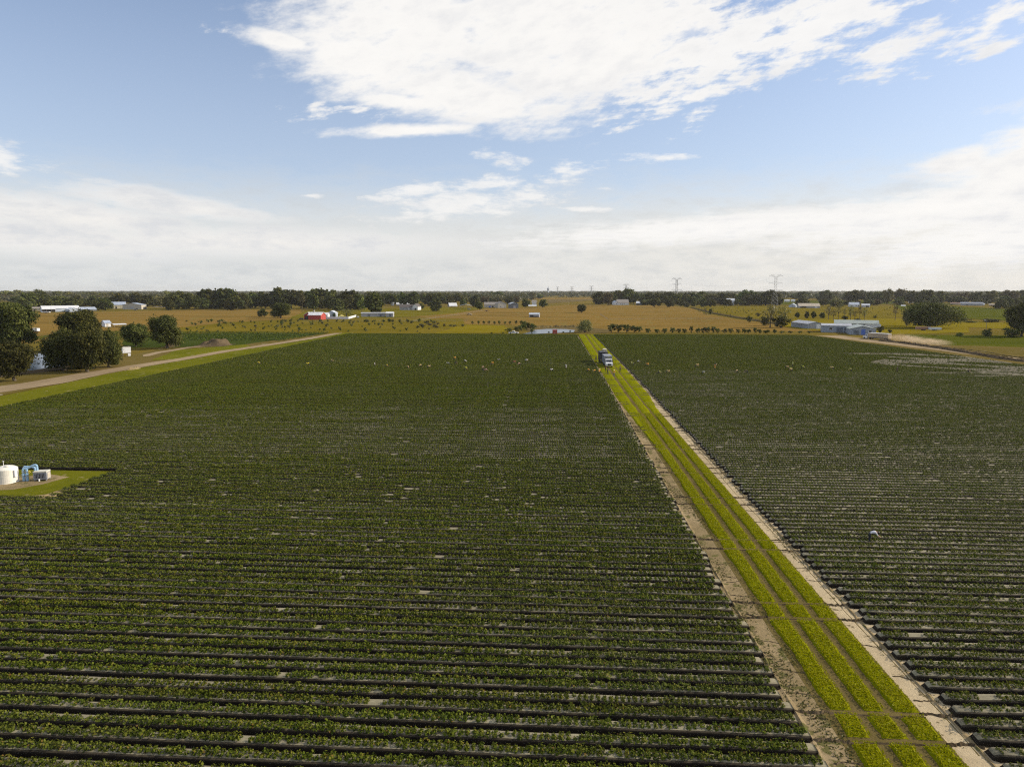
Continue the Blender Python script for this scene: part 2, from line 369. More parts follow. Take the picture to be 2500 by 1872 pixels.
# the field itself
XA, XB = 13.9, 22.8           # bed ends either side of the track
XR = 150.5
Y0, Y1 = 24.0, 374.5
sheet('field_soil', [(XL,Y0-14),(XA+.6,Y0-14),(XA+.6,Y1),(XL,Y1)], 'aisle_soil', .02, px=False, jit=0)
sheet('field_soil', [(XB-.6,Y0-14),(XR,Y0-14),(XR+1.5,240),(XR-8,300),(XR-16,Y1),(XB-.6,Y1)], 'aisle_soil', .02, px=False, jit=0)
sheet('field_margin', [(XL-3,Y1),(XR-14,Y1-1.5),(XR-14,Y1+3),(XL-3,Y1+4)], 'verge_grass', .16, px=False, jit=.003)
sheet('field_margin', [(XR,180),(XR+1.5,240),(XR-8,300),(XR-15,Y1),(XR-9,Y1+1),(XR-.5,310),(XR+10,240),(XR+10,180)], 'mown_mix', .15, px=False, jit=.008)
sheet('dirt_road', [(XR+10,150),(XR+10,240),(XR-.5,310),(XR-11,374),(XR+3,376),(XR+8,312),(XR+16,240),(XR+17,150)], 'road_sand', .16, px=False, jit=.01)
sheet('sandy_strip', [(XA-.5,16),(XA+2.6,16),(XA+2.6,132),(XA+1.4,150),(XA+.3,175),(XA-1.2,Y1),(XA-2,Y1),(XA-.9,150),(XA-.5,100)], 'strip_sand_left', .03, px=False, jit=.002)
sheet('sandy_strip', [(20.6,16),(XB+.5,16),(XB+.6,175),(XB,230),(XB-1.4,Y1),(XB-2.2,Y1),(XB-2.6,190),(20.6,170)], 'strip_sand', .03, px=False, jit=.002)
sheet('track_bed', [(15.6,16),(21.2,16),(21.2,Y1),(14.2,Y1),(15.4,150)], 'track_rut', .036, px=False, jit=0)

# grass strips of the track, cut across by drains
cuts = []; y = 21.6
while y < Y1-4:
    cuts.append((y, .36)); cuts.append((y+2.5, .3)); y += 13.6+random.uniform(-.4, .4)
def grass_strips():
    V = []; Fc = []
    def strip(x0f, x1f):
        ys = [16.0]+[c for c, w in cuts]+[Y1]
        ws = [0]+[w for c, w in cuts]+[0]
        for a, b_, wa, wb in zip(ys[:-1], ys[1:], ws[:-1], ws[1:]):
            fade = max(0, 1-a/150)
            a += wa*(.3+.7*fade); b_ -= wb*(.3+.7*fade)*.6
            n = max(2, int((b_-a)/(.35 if a < 90 else 1.2))); k = 7 if a < 120 else 4; base = len(V)
            for i in range(n+1):
                yy = a+(b_-a)*i/n; xa, xb = x0f(yy)+random.gauss(0, .028)+.04*math.sin(yy*.37+base), x1f(yy)+random.gauss(0, .028)+.04*math.sin(yy*.29+base)
                for j in range(k+1):
                    e = min(i, n-i, 1)*min(j, k-j, 1)
                    V.append((xa+(xb-xa)*j/k+random.uniform(-.02, .02), yy+random.uniform(-.02, .02), .04+e*(.11+random.uniform(-.012, .012))))
            for i in range(n):
                for j in range(k):
                    q = base+i*(k+1)+j; Fc.append((q, q+1, q+k+2, q+k+1))
    W = lambda y: max(0, min(1, (y-95)/60))
    strip(lambda y: 16.05-W(y)*1.9-.8*max(0, (y-150)/220)+.08*math.sin(y*.9)*(1-W(y)), lambda y: 17.36+.03*math.sin(y)-W(y)*.6)
    strip(lambda y: 17.95-W(y)*.5, lambda y: 19.2+.03*math.sin(y*1.3))
    strip(lambda y: 19.78-W(y)*.2, lambda y: 21.15+.06*math.sin(y*.7)-.1+(1.2*max(0, min(1, (y-135)/25)) if y < 190 else 1.2))
    me = bpy.data.meshes.new('track_grass'); me.from_pydata(V, [], Fc); me.materials.append(MATS['track_grass'])
    o = bpy.data.objects.new('track_grass', me); link(o); o['kind'] = 'structure'
grass_strips()
def turf():
    n = 60000
    y = 24+110*rng.random(n)**1.5; which = rng.integers(0, 3, n)
    lo = np.array([16.06, 17.97, 19.8])[which]; hi = np.array([17.36, 19.2, 21.1])[which]
    x = lo+(hi-lo)*rng.random(n)
    keep = np.ones(n, bool)
    for c, w in cuts: keep &= ~((y > c-w*.5) & (y < c+w*.9))
    x, y = x[keep], y[keep]
    C = np.stack([x, y, np.full(len(x), .17)+rng.random(len(x))*.05], 1)
    nr = rng.normal(size=(len(x), 3)); nr[:, 2] = np.abs(nr[:, 2])*.7+.3
    Vv, Q = leaf_quads(C, rng.uniform(.05, .09, len(x)), nr, 1.6)
    me = np_mesh('turf', Vv, Q, ['turf_blade'], rng.random(len(x)))
    o = bpy.data.objects.new('turf', me); link(o)
    tag(o, 'short bright turf growing on the track strips', 'grass', kind='stuff')
turf()
def strip_weeds():
    n = 15000; y = 20+110*rng.random(n)**1.4; x = XA-.1+2.2*rng.random(n)**1.3
    right = rng.random(n) < .22; x = np.where(right, 22.9-1.1*rng.random(n)**2, x)
    dens = np.sin(x*2.3+y*.31)+np.sin(y*.17+1.3*x)+.6*np.sin(y*.83-x); k = (dens+rng.normal(0, .5, n)) > .25; x, y = x[k], y[k]; n = len(x)
    nr = rng.normal(size=(n, 3)); nr[:, 2] = np.abs(nr[:, 2])+.4
    V, Q = leaf_quads(np.stack([x, y, .05+.05*rng.random(n)], 1), rng.uniform(.05, .12, n), nr, 1.5)
    o = bpy.data.objects.new('strip_weeds', np_mesh('strip_weeds', V, Q, ['olive_leaf'], rng.random(n)*.6)); link(o)
    tag(o, 'thin olive weeds creeping over the sandy strips beside the track', 'weeds', kind='stuff')
strip_weeds()
# drains across the sandy strips: little ridges of dark soil
def drains():
    b_ = MB()
    def ridge(x0, x1, y, w, h, dy=.0):
        n = 14; vs = []
        w0 = random.uniform(0, 6)
        for i in range(n+1):
            t = i/n; xx = x0+(x1-x0)*t; yy = y+dy*t+.08*math.sin(t*5+w0)+random.uniform(-.05, .05); ww = w*random.uniform(.6, 1.3); hh = h*random.uniform(.4, 1.3)
            vs += [(xx, yy-ww, .03), (xx, yy, .03+hh), (xx, yy+ww, .03)]
        fs = []
        for i in range(n):
            a = i*3; fs += [(a, a+1, a+4, a+3), (a+1, a+2, a+5, a+4)]
        b_.add(vs, fs)
    for c, w in cuts:
        if c > 260: break
        ridge(XA-.1, 16.0, c-.05, .16, .13, random.uniform(-.1, .2)); ridge(21.1, XB+.1, c+.05, .15, .12, random.uniform(-.3, .1))
        ridge(15.9, 21.2, c-w*.5, .1, .07)
    y = 19.5
    while y < 190:
        y += random.choice([1.22, 2.44, 2.44, 2.44, 3.66])+random.uniform(-.15, .15)
        if random.random() < .75: ridge(XA+random.choice([0, 0, .6, .9]), 16.1-random.choice([0, 0, .5]), y+.3, random.uniform(.03, .08), random.uniform(.03, .07), random.uniform(-.35, .35))
        if random.random() < .8: ridge(21.1+random.choice([0, 0, .3]), XB-random.choice([0, 0, .4]), y, random.uniform(.03, .08), random.uniform(.03, .07), random.uniform(-.45, .15))
    o = b_.build('drain_ridges', 'bank_earth'); o['kind'] = 'structure'
    b2 = MB()      # long wheel scores along the sand
    for x, ya, yb in ((22.2,34,70),(21.9,60,112)):
        vs = []; n = int((yb-ya)/.8)
        for i in range(n+1):
            yy = ya+(yb-ya)*i/n; xx = x+.12*math.sin(yy*.21)+random.uniform(-.02, .02); w = random.uniform(.02, .05)
            vs += [(xx-w, yy, .031), (xx, yy, .045), (xx+w, yy, .031)]
        fs = []
        for i in range(n):
            a = i*3; fs += [(a, a+3, a+4, a+1), (a+1, a+4, a+5, a+2)]
        b2.add(vs, fs)
    o = b2.build('wheel_scores', 'track_rut'); o['kind'] = 'structure'
    c2 = MB()      # spill of soil along both bed ends
    for (xc, amp, ys, ye) in ((XA+.15,.45,20,200),(XB-.25,.35,20,230)):
        vs = []; n = int((ye-ys)/.6); 
        for i in range(n+1):
            yy = ys+(ye-ys)*i/n; a = amp*random.uniform(.4, 1.2); hh = random.uniform(.02, .1)
            vs += [(xc-a*.5, yy, .034), (xc-a*.1, yy, .034+hh), (xc+a*.5, yy, .034)]
        fs = []
        for i in range(n):
            a = i*3; fs += [(a, a+3, a+4, a+1), (a+1, a+4, a+5, a+2)]
        c2.add(vs, fs)
    o = c2.build('soil_spill', 'strip_sand_left'); o['kind'] = 'structure'
drains()

# ------------------------------------------------------------------ raised beds with strawberry plants
ROW = 1.22
def bed_mesh(name, xa, xb):
    """raised bed covered with film; runs along x; local origin on the axis at the ground"""
    L = xb-xa; n = max(4, int(abs(L)/1.5))
    prof = [(-.46,0),(-.42,.20),(-.38,.29),(-.27,.325),(0,.335),(.31,.325),(.37,.29),(.42,.20),(.46,0)]; k = len(prof)
    V = []; Q = []; Mi = []
    st = [0, .18/abs(L)]+[i/(n-2) for i in range(1, n-2)]+[1-.18/abs(L), 1]; n = len(st)-1
    for i in range(n+1):
        x = xa+L*st[i]; jy = random.uniform(-.025, .025); jh = random.uniform(.93, 1.07); e = 1.
        if i in (0, n): e = .82
        for y, z in prof: V.append((x, y*e+jy, z*jh*(.72 if i in (0, n) else 1)))
    # blunt ends
    for i in range(n):
        for j in range(k-1):
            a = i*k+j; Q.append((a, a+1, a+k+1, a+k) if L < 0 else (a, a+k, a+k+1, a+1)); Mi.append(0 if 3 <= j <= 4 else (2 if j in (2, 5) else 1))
    base = len(V)
    for i, sx in ((0, -.12 if L > 0 else .12), (n, .12 if L > 0 else -.12)):
        for y, z in prof: V.append((xa+L*st[i]+sx, y*.85, 0))
    for e, i in enumerate((0, n)):
        for j in range(k-1):
            a = i*k+j; c = base+e*k+j; Q.append((a, a+1, c+1, c)); Mi.append(1)
    V = np.array(V); Q = np.array(Q)
    return V, Q, np.array(Mi)
def make_bed_data(nm, xa, xb):
    V, Q, Mi = bed_mesh(nm, xa, xb)
    return np_mesh(nm, V, Q, ['film_top', 'film_side', 'film_shoulder'], None, Mi)
def plants_arrays(xa, xb, spacing=.36, leaves=13, gap=.06, patches=3, size=(.09,.14), bare=None, rx=1., vig0=1.):
    lo, hi = min(xa, xb)+.35, max(xa, xb)-.35
    xs = np.arange(lo, hi, spacing); P = []
    for y, off in ((-.19, 0), (.07, 0)):
        x = xs+off+rng.normal(0, .02, len(xs)); P.append(np.stack([x, y+rng.normal(0, .025, len(xs)), np.full(len(xs), .30)], 1))
    P = np.concatenate(P); keep = rng.random(len(P)) > gap
    for _ in range(patches):
        c = rng.uniform(lo, hi); w = rng.uniform(.2, .6); keep &= ~((np.abs(P[:, 0]-c) < w) & (rng.random(len(P)) < .75))
    if bare is not None: keep &= ~(bare(P[:, 0]) & (rng.random(len(P)) < .88))
    P = P[keep]; n = len(P)
    vig = vig0*np.clip(rng.normal(1, .17, n), .55, 1.4)
    # vigour drifts along the row
    ph = rng.uniform(0, 6.28); vig *= 1+.14*np.sin(P[:, 0]*.21+ph)+.1*np.sin(P[:, 0]*.77+2*ph)
    C = np.repeat(P, leaves, 0); vg = np.repeat(vig, leaves)
    a = rng.random(len(C))*2*np.pi; r = (.03+.185*rng.random(len(C))**.7)*vg
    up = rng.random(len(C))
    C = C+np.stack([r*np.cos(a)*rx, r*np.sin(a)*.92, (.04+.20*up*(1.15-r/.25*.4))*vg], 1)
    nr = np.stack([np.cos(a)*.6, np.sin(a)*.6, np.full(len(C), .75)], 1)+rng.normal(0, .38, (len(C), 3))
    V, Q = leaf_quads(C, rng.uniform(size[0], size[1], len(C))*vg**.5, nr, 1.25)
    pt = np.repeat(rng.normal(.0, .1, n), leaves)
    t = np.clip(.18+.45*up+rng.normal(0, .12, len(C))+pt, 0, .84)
    t = np.where(rng.random(len(C)) < .025, .98, t)
    return V, Q, t
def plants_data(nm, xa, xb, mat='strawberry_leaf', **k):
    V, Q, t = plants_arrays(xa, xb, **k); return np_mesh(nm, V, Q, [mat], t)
LEN_L = XA-XL; LEN_R = XR-XB-1
bedL = [make_bed_data('planting_bed', 0, -LEN_L) for _ in range(3)]
bedR = [make_bed_data('planting_bed', 0, LEN_R) for _ in range(3)]
NV = 15
plL = [plants_data('plants', 0, -LEN_L, rx=.78, vig0=(.86, .98, 1.1)[_ % 3], leaves=32, gap=.04, patches=int(rng.integers(0, 3)), size=(.075,.125)) for _ in range(NV)]
plR = [plants_data('plants', 0, LEN_R, rx=.7, vig0=(.87, .97, 1.08)[_ % 3], leaves=26, gap=.09, patches=int(rng.integers(0, 4)), size=(.068,.112)) for _ in range(NV)]
def beds(side):
    X = XA if side < 0 else XB; datas, pls = (bedL, plL) if side < 0 else (bedR, plR)
    lab = ('long raised bed of green strawberry plants under dusty black film left of the grass track' if side < 0 else
           'long raised bed of sparser strawberry plants under dusty black film right of the grass track')
    grp = 'strawberry beds left of the track' if side < 0 else 'strawberry beds right of the track'
    nb = 150
    lastd = lastp = -1
    for i in range(nb):
        y = Y0+ROW*i+(.25 if side > 0 else 0); x = X+random.uniform(-.35, .2)*(1 if side < 0 else -1)
        bd = random.choice(datas); thin = math.exp(-((y-(112 if side < 0 else 88))/24)**2)+random.uniform(-.35, .35); cl = 0 if thin > .62 else (1 if thin > .3 else 2)
        if side > 0: cl = max(0, cl-(1 if random.random() < .5 else 0))
        pi = random.choice([k for k in range(NV) if k != lastp and k % 3 == cl]); pd = pls[pi]; lastp = pi
        if side < 0 and 73.3 < y < 85.9:
            x1 = -58.3+random.uniform(-.4, .4)-(85.9-y)*.05; bd = make_bed_data('planting_bed', 0, x1-x); pd = plants_data('plants', 0, x1-x, leaves=32, gap=.03, size=(.075,.125))
        if side > 0 and y > 196:
            f0 = 118+(y-196)*-.35; bd = datas[0]; pd = plants_data('plants', 0, LEN_R, leaves=16, gap=.1, size=(.08,.13), bare=lambda q: (q+X > f0+8*np.sin(y*.7)) & (np.sin(q*.35+y*.6) > -.75))
        o = bpy.data.objects.new('planting_bed', bd); link(o); o.location = (x, y, .02)
        p_ = bpy.data.objects.new('plants', pd); link(p_, o); p_['kind'] = 'stuff'
        if random.random() < .5 and pd in pls: p_.rotation_euler = (0, 0, math.pi); p_.location = (-LEN_L if side < 0 else LEN_R, 0, 0)
        tag(o, lab, 'planting bed', grp)
    # the rest of the field, seen as one dense texture
    y0 = Y0+ROW*nb+(.25 if side > 0 else 0); ys = np.arange(y0, Y1-1.2, ROW); parts = []; BV = []; BQ = []; BM = []; k = 0
    for y in ys:
        x1 = XL if side < 0 else (XR+.5 if y < 240 else XR-(y-240)*.115)
        x0 = X-(0 if y < 210 else (y-210)*.0085)*1.0
        V, Q, Mi = bed_mesh('b', 0, x1-x0); V = V+np.array([x0, y, .02]); BV.append(V); BQ.append(Q+k); BM.append(Mi); k += len(V)
        fb = None
        if side > 0: fb = lambda q, y=y: (q+x0 > 118-(y-196)*.12+9*math.sin(y*.13)) & (y < 268) & (np.sin((q+x0)*.22+y*.35)+np.sin((q+x0)*.06-y*.21)*.9 > -.35)
        Vv, Qq, tt = plants_arrays(0, x1-x0, leaves=7, gap=.04, patches=0, size=(.15,.23), bare=fb)
        parts.append((Vv+np.array([x0, y, 0]), Qq, tt, 0))
    me = np_mesh('planting_beds_far', np.concatenate(BV), np.concatenate(BQ), ['film_top', 'film_side', 'film_shoulder'], None, np.concatenate(BM))
    o = bpy.data.objects.new('distant_planting_beds', me); link(o)
    tag(o, 'farther strawberry beds merging into dense green '+('left' if side < 0 else 'right')+' of the track', 'planting beds', kind='stuff')
    V, Q, T, Mi = join_np(parts)
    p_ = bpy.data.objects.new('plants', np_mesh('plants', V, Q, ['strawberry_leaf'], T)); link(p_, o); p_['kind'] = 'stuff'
beds(-1); beds(1)
# sand showing through the thin corner of the right-hand field
sheet('bare_sand', [(2160,884),(2290,868),(2400,874),(2500,884),(2640,900),(2640,925),(2500,918),(2360,910),(2240,898)], 'sand_patch', .05)
# second field's rows
def second_field():
    parts = []
    for y in np.arange(318, 386, 1.3):
        xa = -(y*.0+127)-2; xb = -270
        m = int((xa-xb)/.55); q = rng.random(m)*(xb-xa)+xa
        C = np.stack([q, y+rng.uniform(-.3, .3, m), .2+.25*rng.random(m)], 1)
        Vv, Qq = leaf_quads(C, rng.uniform(.35, .6, m), rng.normal(0, .4, (m, 3))+np.array([0, 0, .8]), 1.2)
        parts.append((Vv, Qq, np.clip(.35+.25*rng.normal(size=m), 0, 1), 0))
    V, Q, T, Mi = join_np(parts)
    o = bpy.data.objects.new('crop_rows', np_mesh('crop_rows', V, Q, ['far_leaf'], T)); link(o)
    tag(o, 'smaller dark green crop beyond the dirt road at left', 'crop', kind='stuff')
second_field()
plain('wall_weathered', (.30,.34,.39), vary=.3, scale=1.2)

# ------------------------------------------------------------------ trees
def crown_data(nm, w, h, n, leaf, mat, blobs=11, squash=.8, lean=0., low=.28, holes=.12, extra=None):
    """leaf clumps gathered into uneven boughs; w,h full size of the tree; origin at the foot"""
    cs = []; top = h; z0 = h*low
    for i in range(blobs):
        t = (i+.5)/blobs; a = i*2.39996+rng.uniform(-.5, .5)
        prof = math.sin(math.pi*(.12+.80*t))**.7
        rr = w*.5*prof*(.35+.42*rng.random()); z = z0+(top-z0)*(.16+.70*t)
        br = w*rng.uniform(.12, .27)*(1.05-.25*t)
        cs.append((rr*math.cos(a)+lean*z, rr*math.sin(a), z, br))
    cs.append((0, 0, z0+(top-z0)*.55, w*.28))
    cs = np.array(cs); which = rng.choice(len(cs), n, p=cs[:, 3]**2/np.sum(cs[:, 3]**2))
    d = rng.normal(size=(n, 3)); d /= np.linalg.norm(d, axis=1, keepdims=True)
    r = rng.random(n)**.33*(.62+.5*rng.random(n))
    # sub-clumps give the outline its bites
    lump = np.sin(d[:, 0]*5+which*1.7)*np.sin(d[:, 1]*6+which)*np.sin(d[:, 2]*5+which*.6)
    r *= 1+.42*lump
    C = cs[which, :3]+d*(cs[which, 3]*r)[:, None]*np.array([1, 1, squash])
    C[:, 2] = np.clip(C[:, 2], z0*.75, h*1.02)
    k = rng.random(n) > holes; C, d, which = C[k], d[k], which[k]; n = len(C)
    V, Q = leaf_quads(C, rng.uniform(leaf*.6, leaf*1.4, n), d+rng.normal(0, .6, (n, 3))+np.array([0, 0, .25]), 1.25)
    bt = rng.normal(0, .13, len(cs)); t = np.clip(.42+bt[which]+.16*rng.normal(size=n), 0, 1)
    return V, Q, t, cs
def trunk_mb(w, h, cs, r0=None, low=.28):
    b_ = MB(); r0 = r0 or max(.12, w*.03); zf = h*low*1.25
    b_.tube((0, 0, -.1), (.02*w, 0, zf*.5), r0*1.25, r0*.95, 9); b_.tube((.02*w, 0, zf*.5), (0, 0, zf), r0*.95, r0*.8, 9)
    for c in cs[::2]:
        p = Vector((c[0]*.45, c[1]*.45, zf+(c[2]-zf)*.5)); b_.tube((0, 0, zf*.9), p, r0*.55, r0*.3, 6); b_.tube(p, (c[0], c[1], c[2]), r0*.3, r0*.08, 5)
    return b_
PROTO = {}
def proto(key, **k):
    if key in PROTO: return PROTO[key]
    mat = k.pop('mat'); w, h = k['w'], k['h']; low = k.get('low', .28)
    V, Q, t, cs = crown_data('crown', n=k['n'], w=w, h=h, leaf=k['leaf'], mat=mat, blobs=k.get('blobs', 11), squash=k.get('squash', .8), low=low, holes=k.get('holes', .1))
    if k.get('single'):
        tb = trunk_mb(w, h, cs[:4], low=low); tv = np.array([tuple(v) for v in tb.v]); tf = np.array([f for f in tb.f if len(f) == 4])
        me = np_mesh('tree', np.concatenate([V, tv]), np.concatenate([Q, tf+len(V)]), [mat, 'bark'], np.concatenate([t, np.zeros(len(tf))]),
                     np.concatenate([np.zeros(len(Q)), np.ones(len(tf))]))
        PROTO[key] = (me, None, w, h)
    else:
        cm = np_mesh('crown', V, Q, [mat], t); o = trunk_mb(w, h, cs, low=low).build('trunk', 'bark'); tm = o.data; bpy.data.objects.remove(o)
        PROTO[key] = (cm, tm, w, h)
    return PROTO[key]
def plant_tree(key, px, base, top, wpx, label, cat='tree', name='tree', group=None, loc=None, full=True):
    cm, tm, w, h = PROTO[key]; s = MPP(base)
    x, y = G(px, base) if loc is None else loc
    D = -x*math.sin(-YAW)*0+y  # forward distance
    W = wpx*s; Hh = H-(top-709)*0-0  # placeholder
    # height from the sight line to the top at this distance
    dyt = -(top-936)/F; ft = math.cos(PIT)+dyt*math.sin(PIT); ut = dyt*math.cos(PIT)-math.sin(PIT)
    depth = s*F*(math.cos(PIT)-(base-936)/F*math.sin(PIT)); Hh = H+ut/ft*depth
    sx = W/w; sz = Hh/h
    if tm is None:
        o = bpy.data.objects.new(name, cm); link(o)
    else:
        o = empty(name); c = bpy.data.objects.new('crown', cm); link(c, o)
        if full: t_ = bpy.data.objects.new('trunk', tm); link(t_, o)
    o.location = (x, y, 0); o.rotation_euler = (0, 0, random.uniform(0, 6.28)); o.scale = (sx, sx, sz)
    tag(o, label, cat, group); return o
proto('oakA', w=16, h=14, n=16000, leaf=.5, mat='oak_leaf', blobs=20, low=.12, holes=.06)
proto('oakB', w=15, h=14, n=15000, leaf=.48, mat='oak_leaf', blobs=17, low=.14, holes=.06)
proto('oakC', w=17, h=13, n=15000, leaf=.5, mat='oak_leaf', blobs=16, low=.10, squash=.95, holes=.06)
proto('spreader', w=30, h=13, n=22000, leaf=.62, mat='oak_leaf', blobs=34, low=.16, squash=.75, holes=.06)
for i in range(4): proto('far%d' % i, w=16, h=14, n=2400, leaf=1.2, mat='oak_leaf', blobs=10+2*i, low=.06, holes=.02, single=True, squash=.85)
for i in range(2): proto('farbronze%d' % i, w=15, h=14, n=1900, leaf=1.15, mat='bronze_leaf', blobs=12, low=.06, holes=.03, single=True)
for i in range(2): proto('fargreen%d' % i, w=15, h=14, n=2000, leaf=1.15, mat='bush_leaf', blobs=12, low=.06, holes=.03, single=True)
proto('farlime', w=14, h=13, n=900, leaf=1.1, mat='lime_leaf', blobs=8, low=.12, single=True)
for i in range(2): proto('farolive%d' % i, w=14, h=13, n=1600, leaf=1.1, mat='olive_leaf', blobs=11, low=.08, holes=.05, single=True)
proto('pine', w=8, h=20, n=1000, leaf=.9, mat='bronze_leaf', blobs=12, low=.3, single=True, holes=.2)
proto('cypress', w=5, h=16, n=900, leaf=.8, mat='oak_leaf', blobs=12, low=.05, single=True)
proto('sparse', w=12, h=16, n=1100, leaf=.5, mat='willow_leaf', blobs=14, low=.25, holes=.3)
proto('sparseB', w=9, h=16, n=700, leaf=.45, mat='bronze_leaf', blobs=12, low=.3, holes=.35)
proto('bush', w=4, h=3, n=900, leaf=.26, mat='bush_leaf', blobs=9, low=.02)
proto('bushdark', w=4, h=3.2, n=1000, leaf=.26, mat='oak_leaf', blobs=8, low=.02)
proto('willow', w=11, h=7, n=3200, leaf=.32, mat='willow_leaf', blobs=16, low=.02)
proto('shrub', w=2, h=1.8, n=160, leaf=.28, mat='bush_leaf', blobs=5, low=.02, single=True)
proto('shrubpale', w=2, h=1.8, n=160, leaf=.28, mat='willow_leaf', blobs=5, low=.02, single=True)
proto('shrubbrown', w=4, h=2.2, n=400, leaf=.35, mat='bronze_leaf', blobs=8, low=.02, single=True)
proto('citrus', w=4, h=4, n=700, leaf=.3, mat='bush_leaf', blobs=8, low=.06)
T = plant_tree
# trees by the left pond
T('oakA', 34, 862, 738, 118, 'big dark oak at the left edge of the photo, behind the pond')
T('oakB', 36, 930, 826, 112, 'dark oak at the lower left edge in front of the pond')
T('oakC', 158, 904, 800, 124, 'dark oak at the pond shore with boughs hanging over the water')
T('oakC', 214, 908, 786, 112, 'tall dark oak in the middle of the clump beside the pond')
T('oakC', 264, 897, 802, 82, 'dark oak on the right side of the clump beside the white box')
T('oakA', 205, 858, 755, 124, 'flat topped oak rising behind the pond clump')
T('oakB', 331, 846, 786, 76, 'round dark oak with a bare trunk behind the white box')
T('oakA', 408, 851, 769, 90, 'round broad oak standing alone beside the second green field')
T('bush', 429, 846, 838, 8, 'little green bush at the foot of the lone broad oak', 'bush', 'bush')
T('bush', 10, 872, 845, 90, 'dull green brush along the back of the pond', 'bush', 'bush')
T('bushdark', 345, 846, 841, 8, 'small dark bush beside the bare oak trunk', 'bush', 'bush')
# trees in the middle distance
T('fargreen0', 640, 774, 754, 33, 'small olive tree standing left of a larger dark tree in the dry pasture')
T('oakA', 686, 777, 739, 60, 'dark spreading oak in the dry pasture left of the red barn')
T('fargreen1', 912, 768, 714, 66, 'large green tree in front of the long grey greenhouse')
T('farlime', 884, 762, 726, 28, 'yellow green tree beside the large tree at the greenhouse')
T('sparse', 846, 774, 752, 40, 'thin grey green tree over the yellow parasol')
T('bush', 815, 774, 763, 14, 'green shrub at the corner of the white farmhouse', 'shrub', 'shrub')
T('far1', 1065, 760, 727, 38, 'round dark tree right of the dark roofed house')
T('far0', 1026, 756, 740, 20, 'grey green tree at the gable of the dark roofed house')
T('fargreen0', 1130, 747, 731, 22, 'small dark tree between the white roofed shed and the winged carport')
T('far2', 1160, 751, 720, 30, 'tall dark tree left of the beige farmhouse')
T('fargreen1', 1170, 756, 737, 27, 'lower green tree beside the pasture corner')
T('fargreen0', 1284, 751, 729, 25, 'round tree right of the dark grey barn')
T('fargreen1', 1325, 751, 731, 25, 'round tree behind the white roofed shelter')
T('oakB', 1420, 764, 742, 29, 'lone round tree in the middle of the orange dry pasture')
T('willow', 1428, 812, 778, 52, 'olive willow like bush at the end of the far pond', 'bush', 'bush')
T('far3', 1676, 750, 737, 17, 'small dark tree at the pasture corner below the treeline')
T('sparseB', 1722, 768, 748, 14, 'thin shrub tree at the orchard corner')
T('bushdark', 1734, 769, 752, 11, 'dark upright bush at the orchard corner', 'bush', 'bush')
T('bushdark', 1851, 773, 763, 14, 'dark round bush at the far edge of the yellow orchard', 'bush', 'bush')
T('bushdark', 1829, 787, 770, 18, 'dark bush at the end of the hedgerow', 'bush', 'bush')
T('sparse', 1880, 800, 737, 46, 'tall airy olive tree on the left of the clump by the blue sheds')
T('sparse', 1908, 800, 742, 46, 'tall airy olive tree on the right of the clump by the blue sheds')
T('bushdark', 1868, 796, 771, 36, 'wide dark bush on the left under the airy trees', 'bush', 'bush')
T('bushdark', 1905, 800, 770, 54, 'wide dark bush on the right under the airy trees', 'bush', 'bush')
T('cypress', 1897, 742, 711, 14, 'dark pointed tree standing in front of the right treeline')
for i, (px, tp, w) in enumerate([(1947,761,13),(1970,759,14),(1986,760,15),(2008,762,15)]):
    T('far%d' % i, px, 777, tp, w, ['small round dark tree, first on the left of the row behind the blue sheds','small round dark tree, second of the row behind the blue sheds','small round dark tree, third of the row behind the blue sheds','small round dark tree, fourth of the row behind the blue sheds'][i], group='small round trees behind the blue sheds')
for i, (px, b_, tp, w) in enumerate([(2022,781,742,22),(2034,782,752,20),(2046,782,735,20),(2076,784,741,18),(2086,784,752,18),(2098,783,738,18),(2110,783,746,16),(2062,780,748,16),(2185,783,737,20),(2040,750,722,26)]):
    T('sparseB' if i % 3 else 'sparse', px, b_, tp, w, 'thin tall tree with see through foliage behind the blue sheds', group='thin trees behind the blue sheds')
T('bushdark', 2063, 784, 770, 18, 'dark round bush under the thin trees behind the blue sheds', 'bush', 'bush')
T('bushdark', 2093, 784, 777, 18, 'low dark bush right of the thin trees', 'bush', 'bush')
T('bushdark', 2136, 777, 770, 13, 'small dark bush alone in the orange orchard', 'bush', 'bush')
T('spreader', 2268, 801, 742, 132, 'very broad dark oak shading the parked trailers')
T('willow', 2213, 796, 748, 34, 'pale green shaggy tree on the left flank of the broad oak', 'tree', 'tree')
T('bushdark', 2148, 813, 795, 23, 'round dark bush between the blue sheds and the broad oak', 'bush', 'bush')
T('bushdark', 2173, 813, 804, 14, 'small flat bush right of the round dark bush', 'bush', 'bush')
T('oakB', 2492, 822, 734, 90, 'dark oak cut by the right edge of the photo')
T('bushdark', 2470, 824, 800, 60, 'dark brush at the foot of the right edge oak', 'bush', 'bush')
T('bush', 2408, 821, 801, 32, 'leafy bush round the lamp pole', 'bush', 'bush')
T('bush', 2343, 821, 811, 22, 'slanting green bush in the yellow meadow', 'bush', 'bush')
T('bushdark', 2281, 820, 818, 16, 'tiny dark weed clump in the meadow below the broad oak', 'bush', 'bush')
for px, b_, w, h in ((2350,784,40,8),(2420,787,60,9),(2470,788,40,9),(2335,786,30,5),(2370,788,40,5)):
    T('bushdark', px, b_, b_-h, w, 'low dark brush on the line between the green and the yellow field', 'bush', 'bush', 'brush between the two right-hand fields')
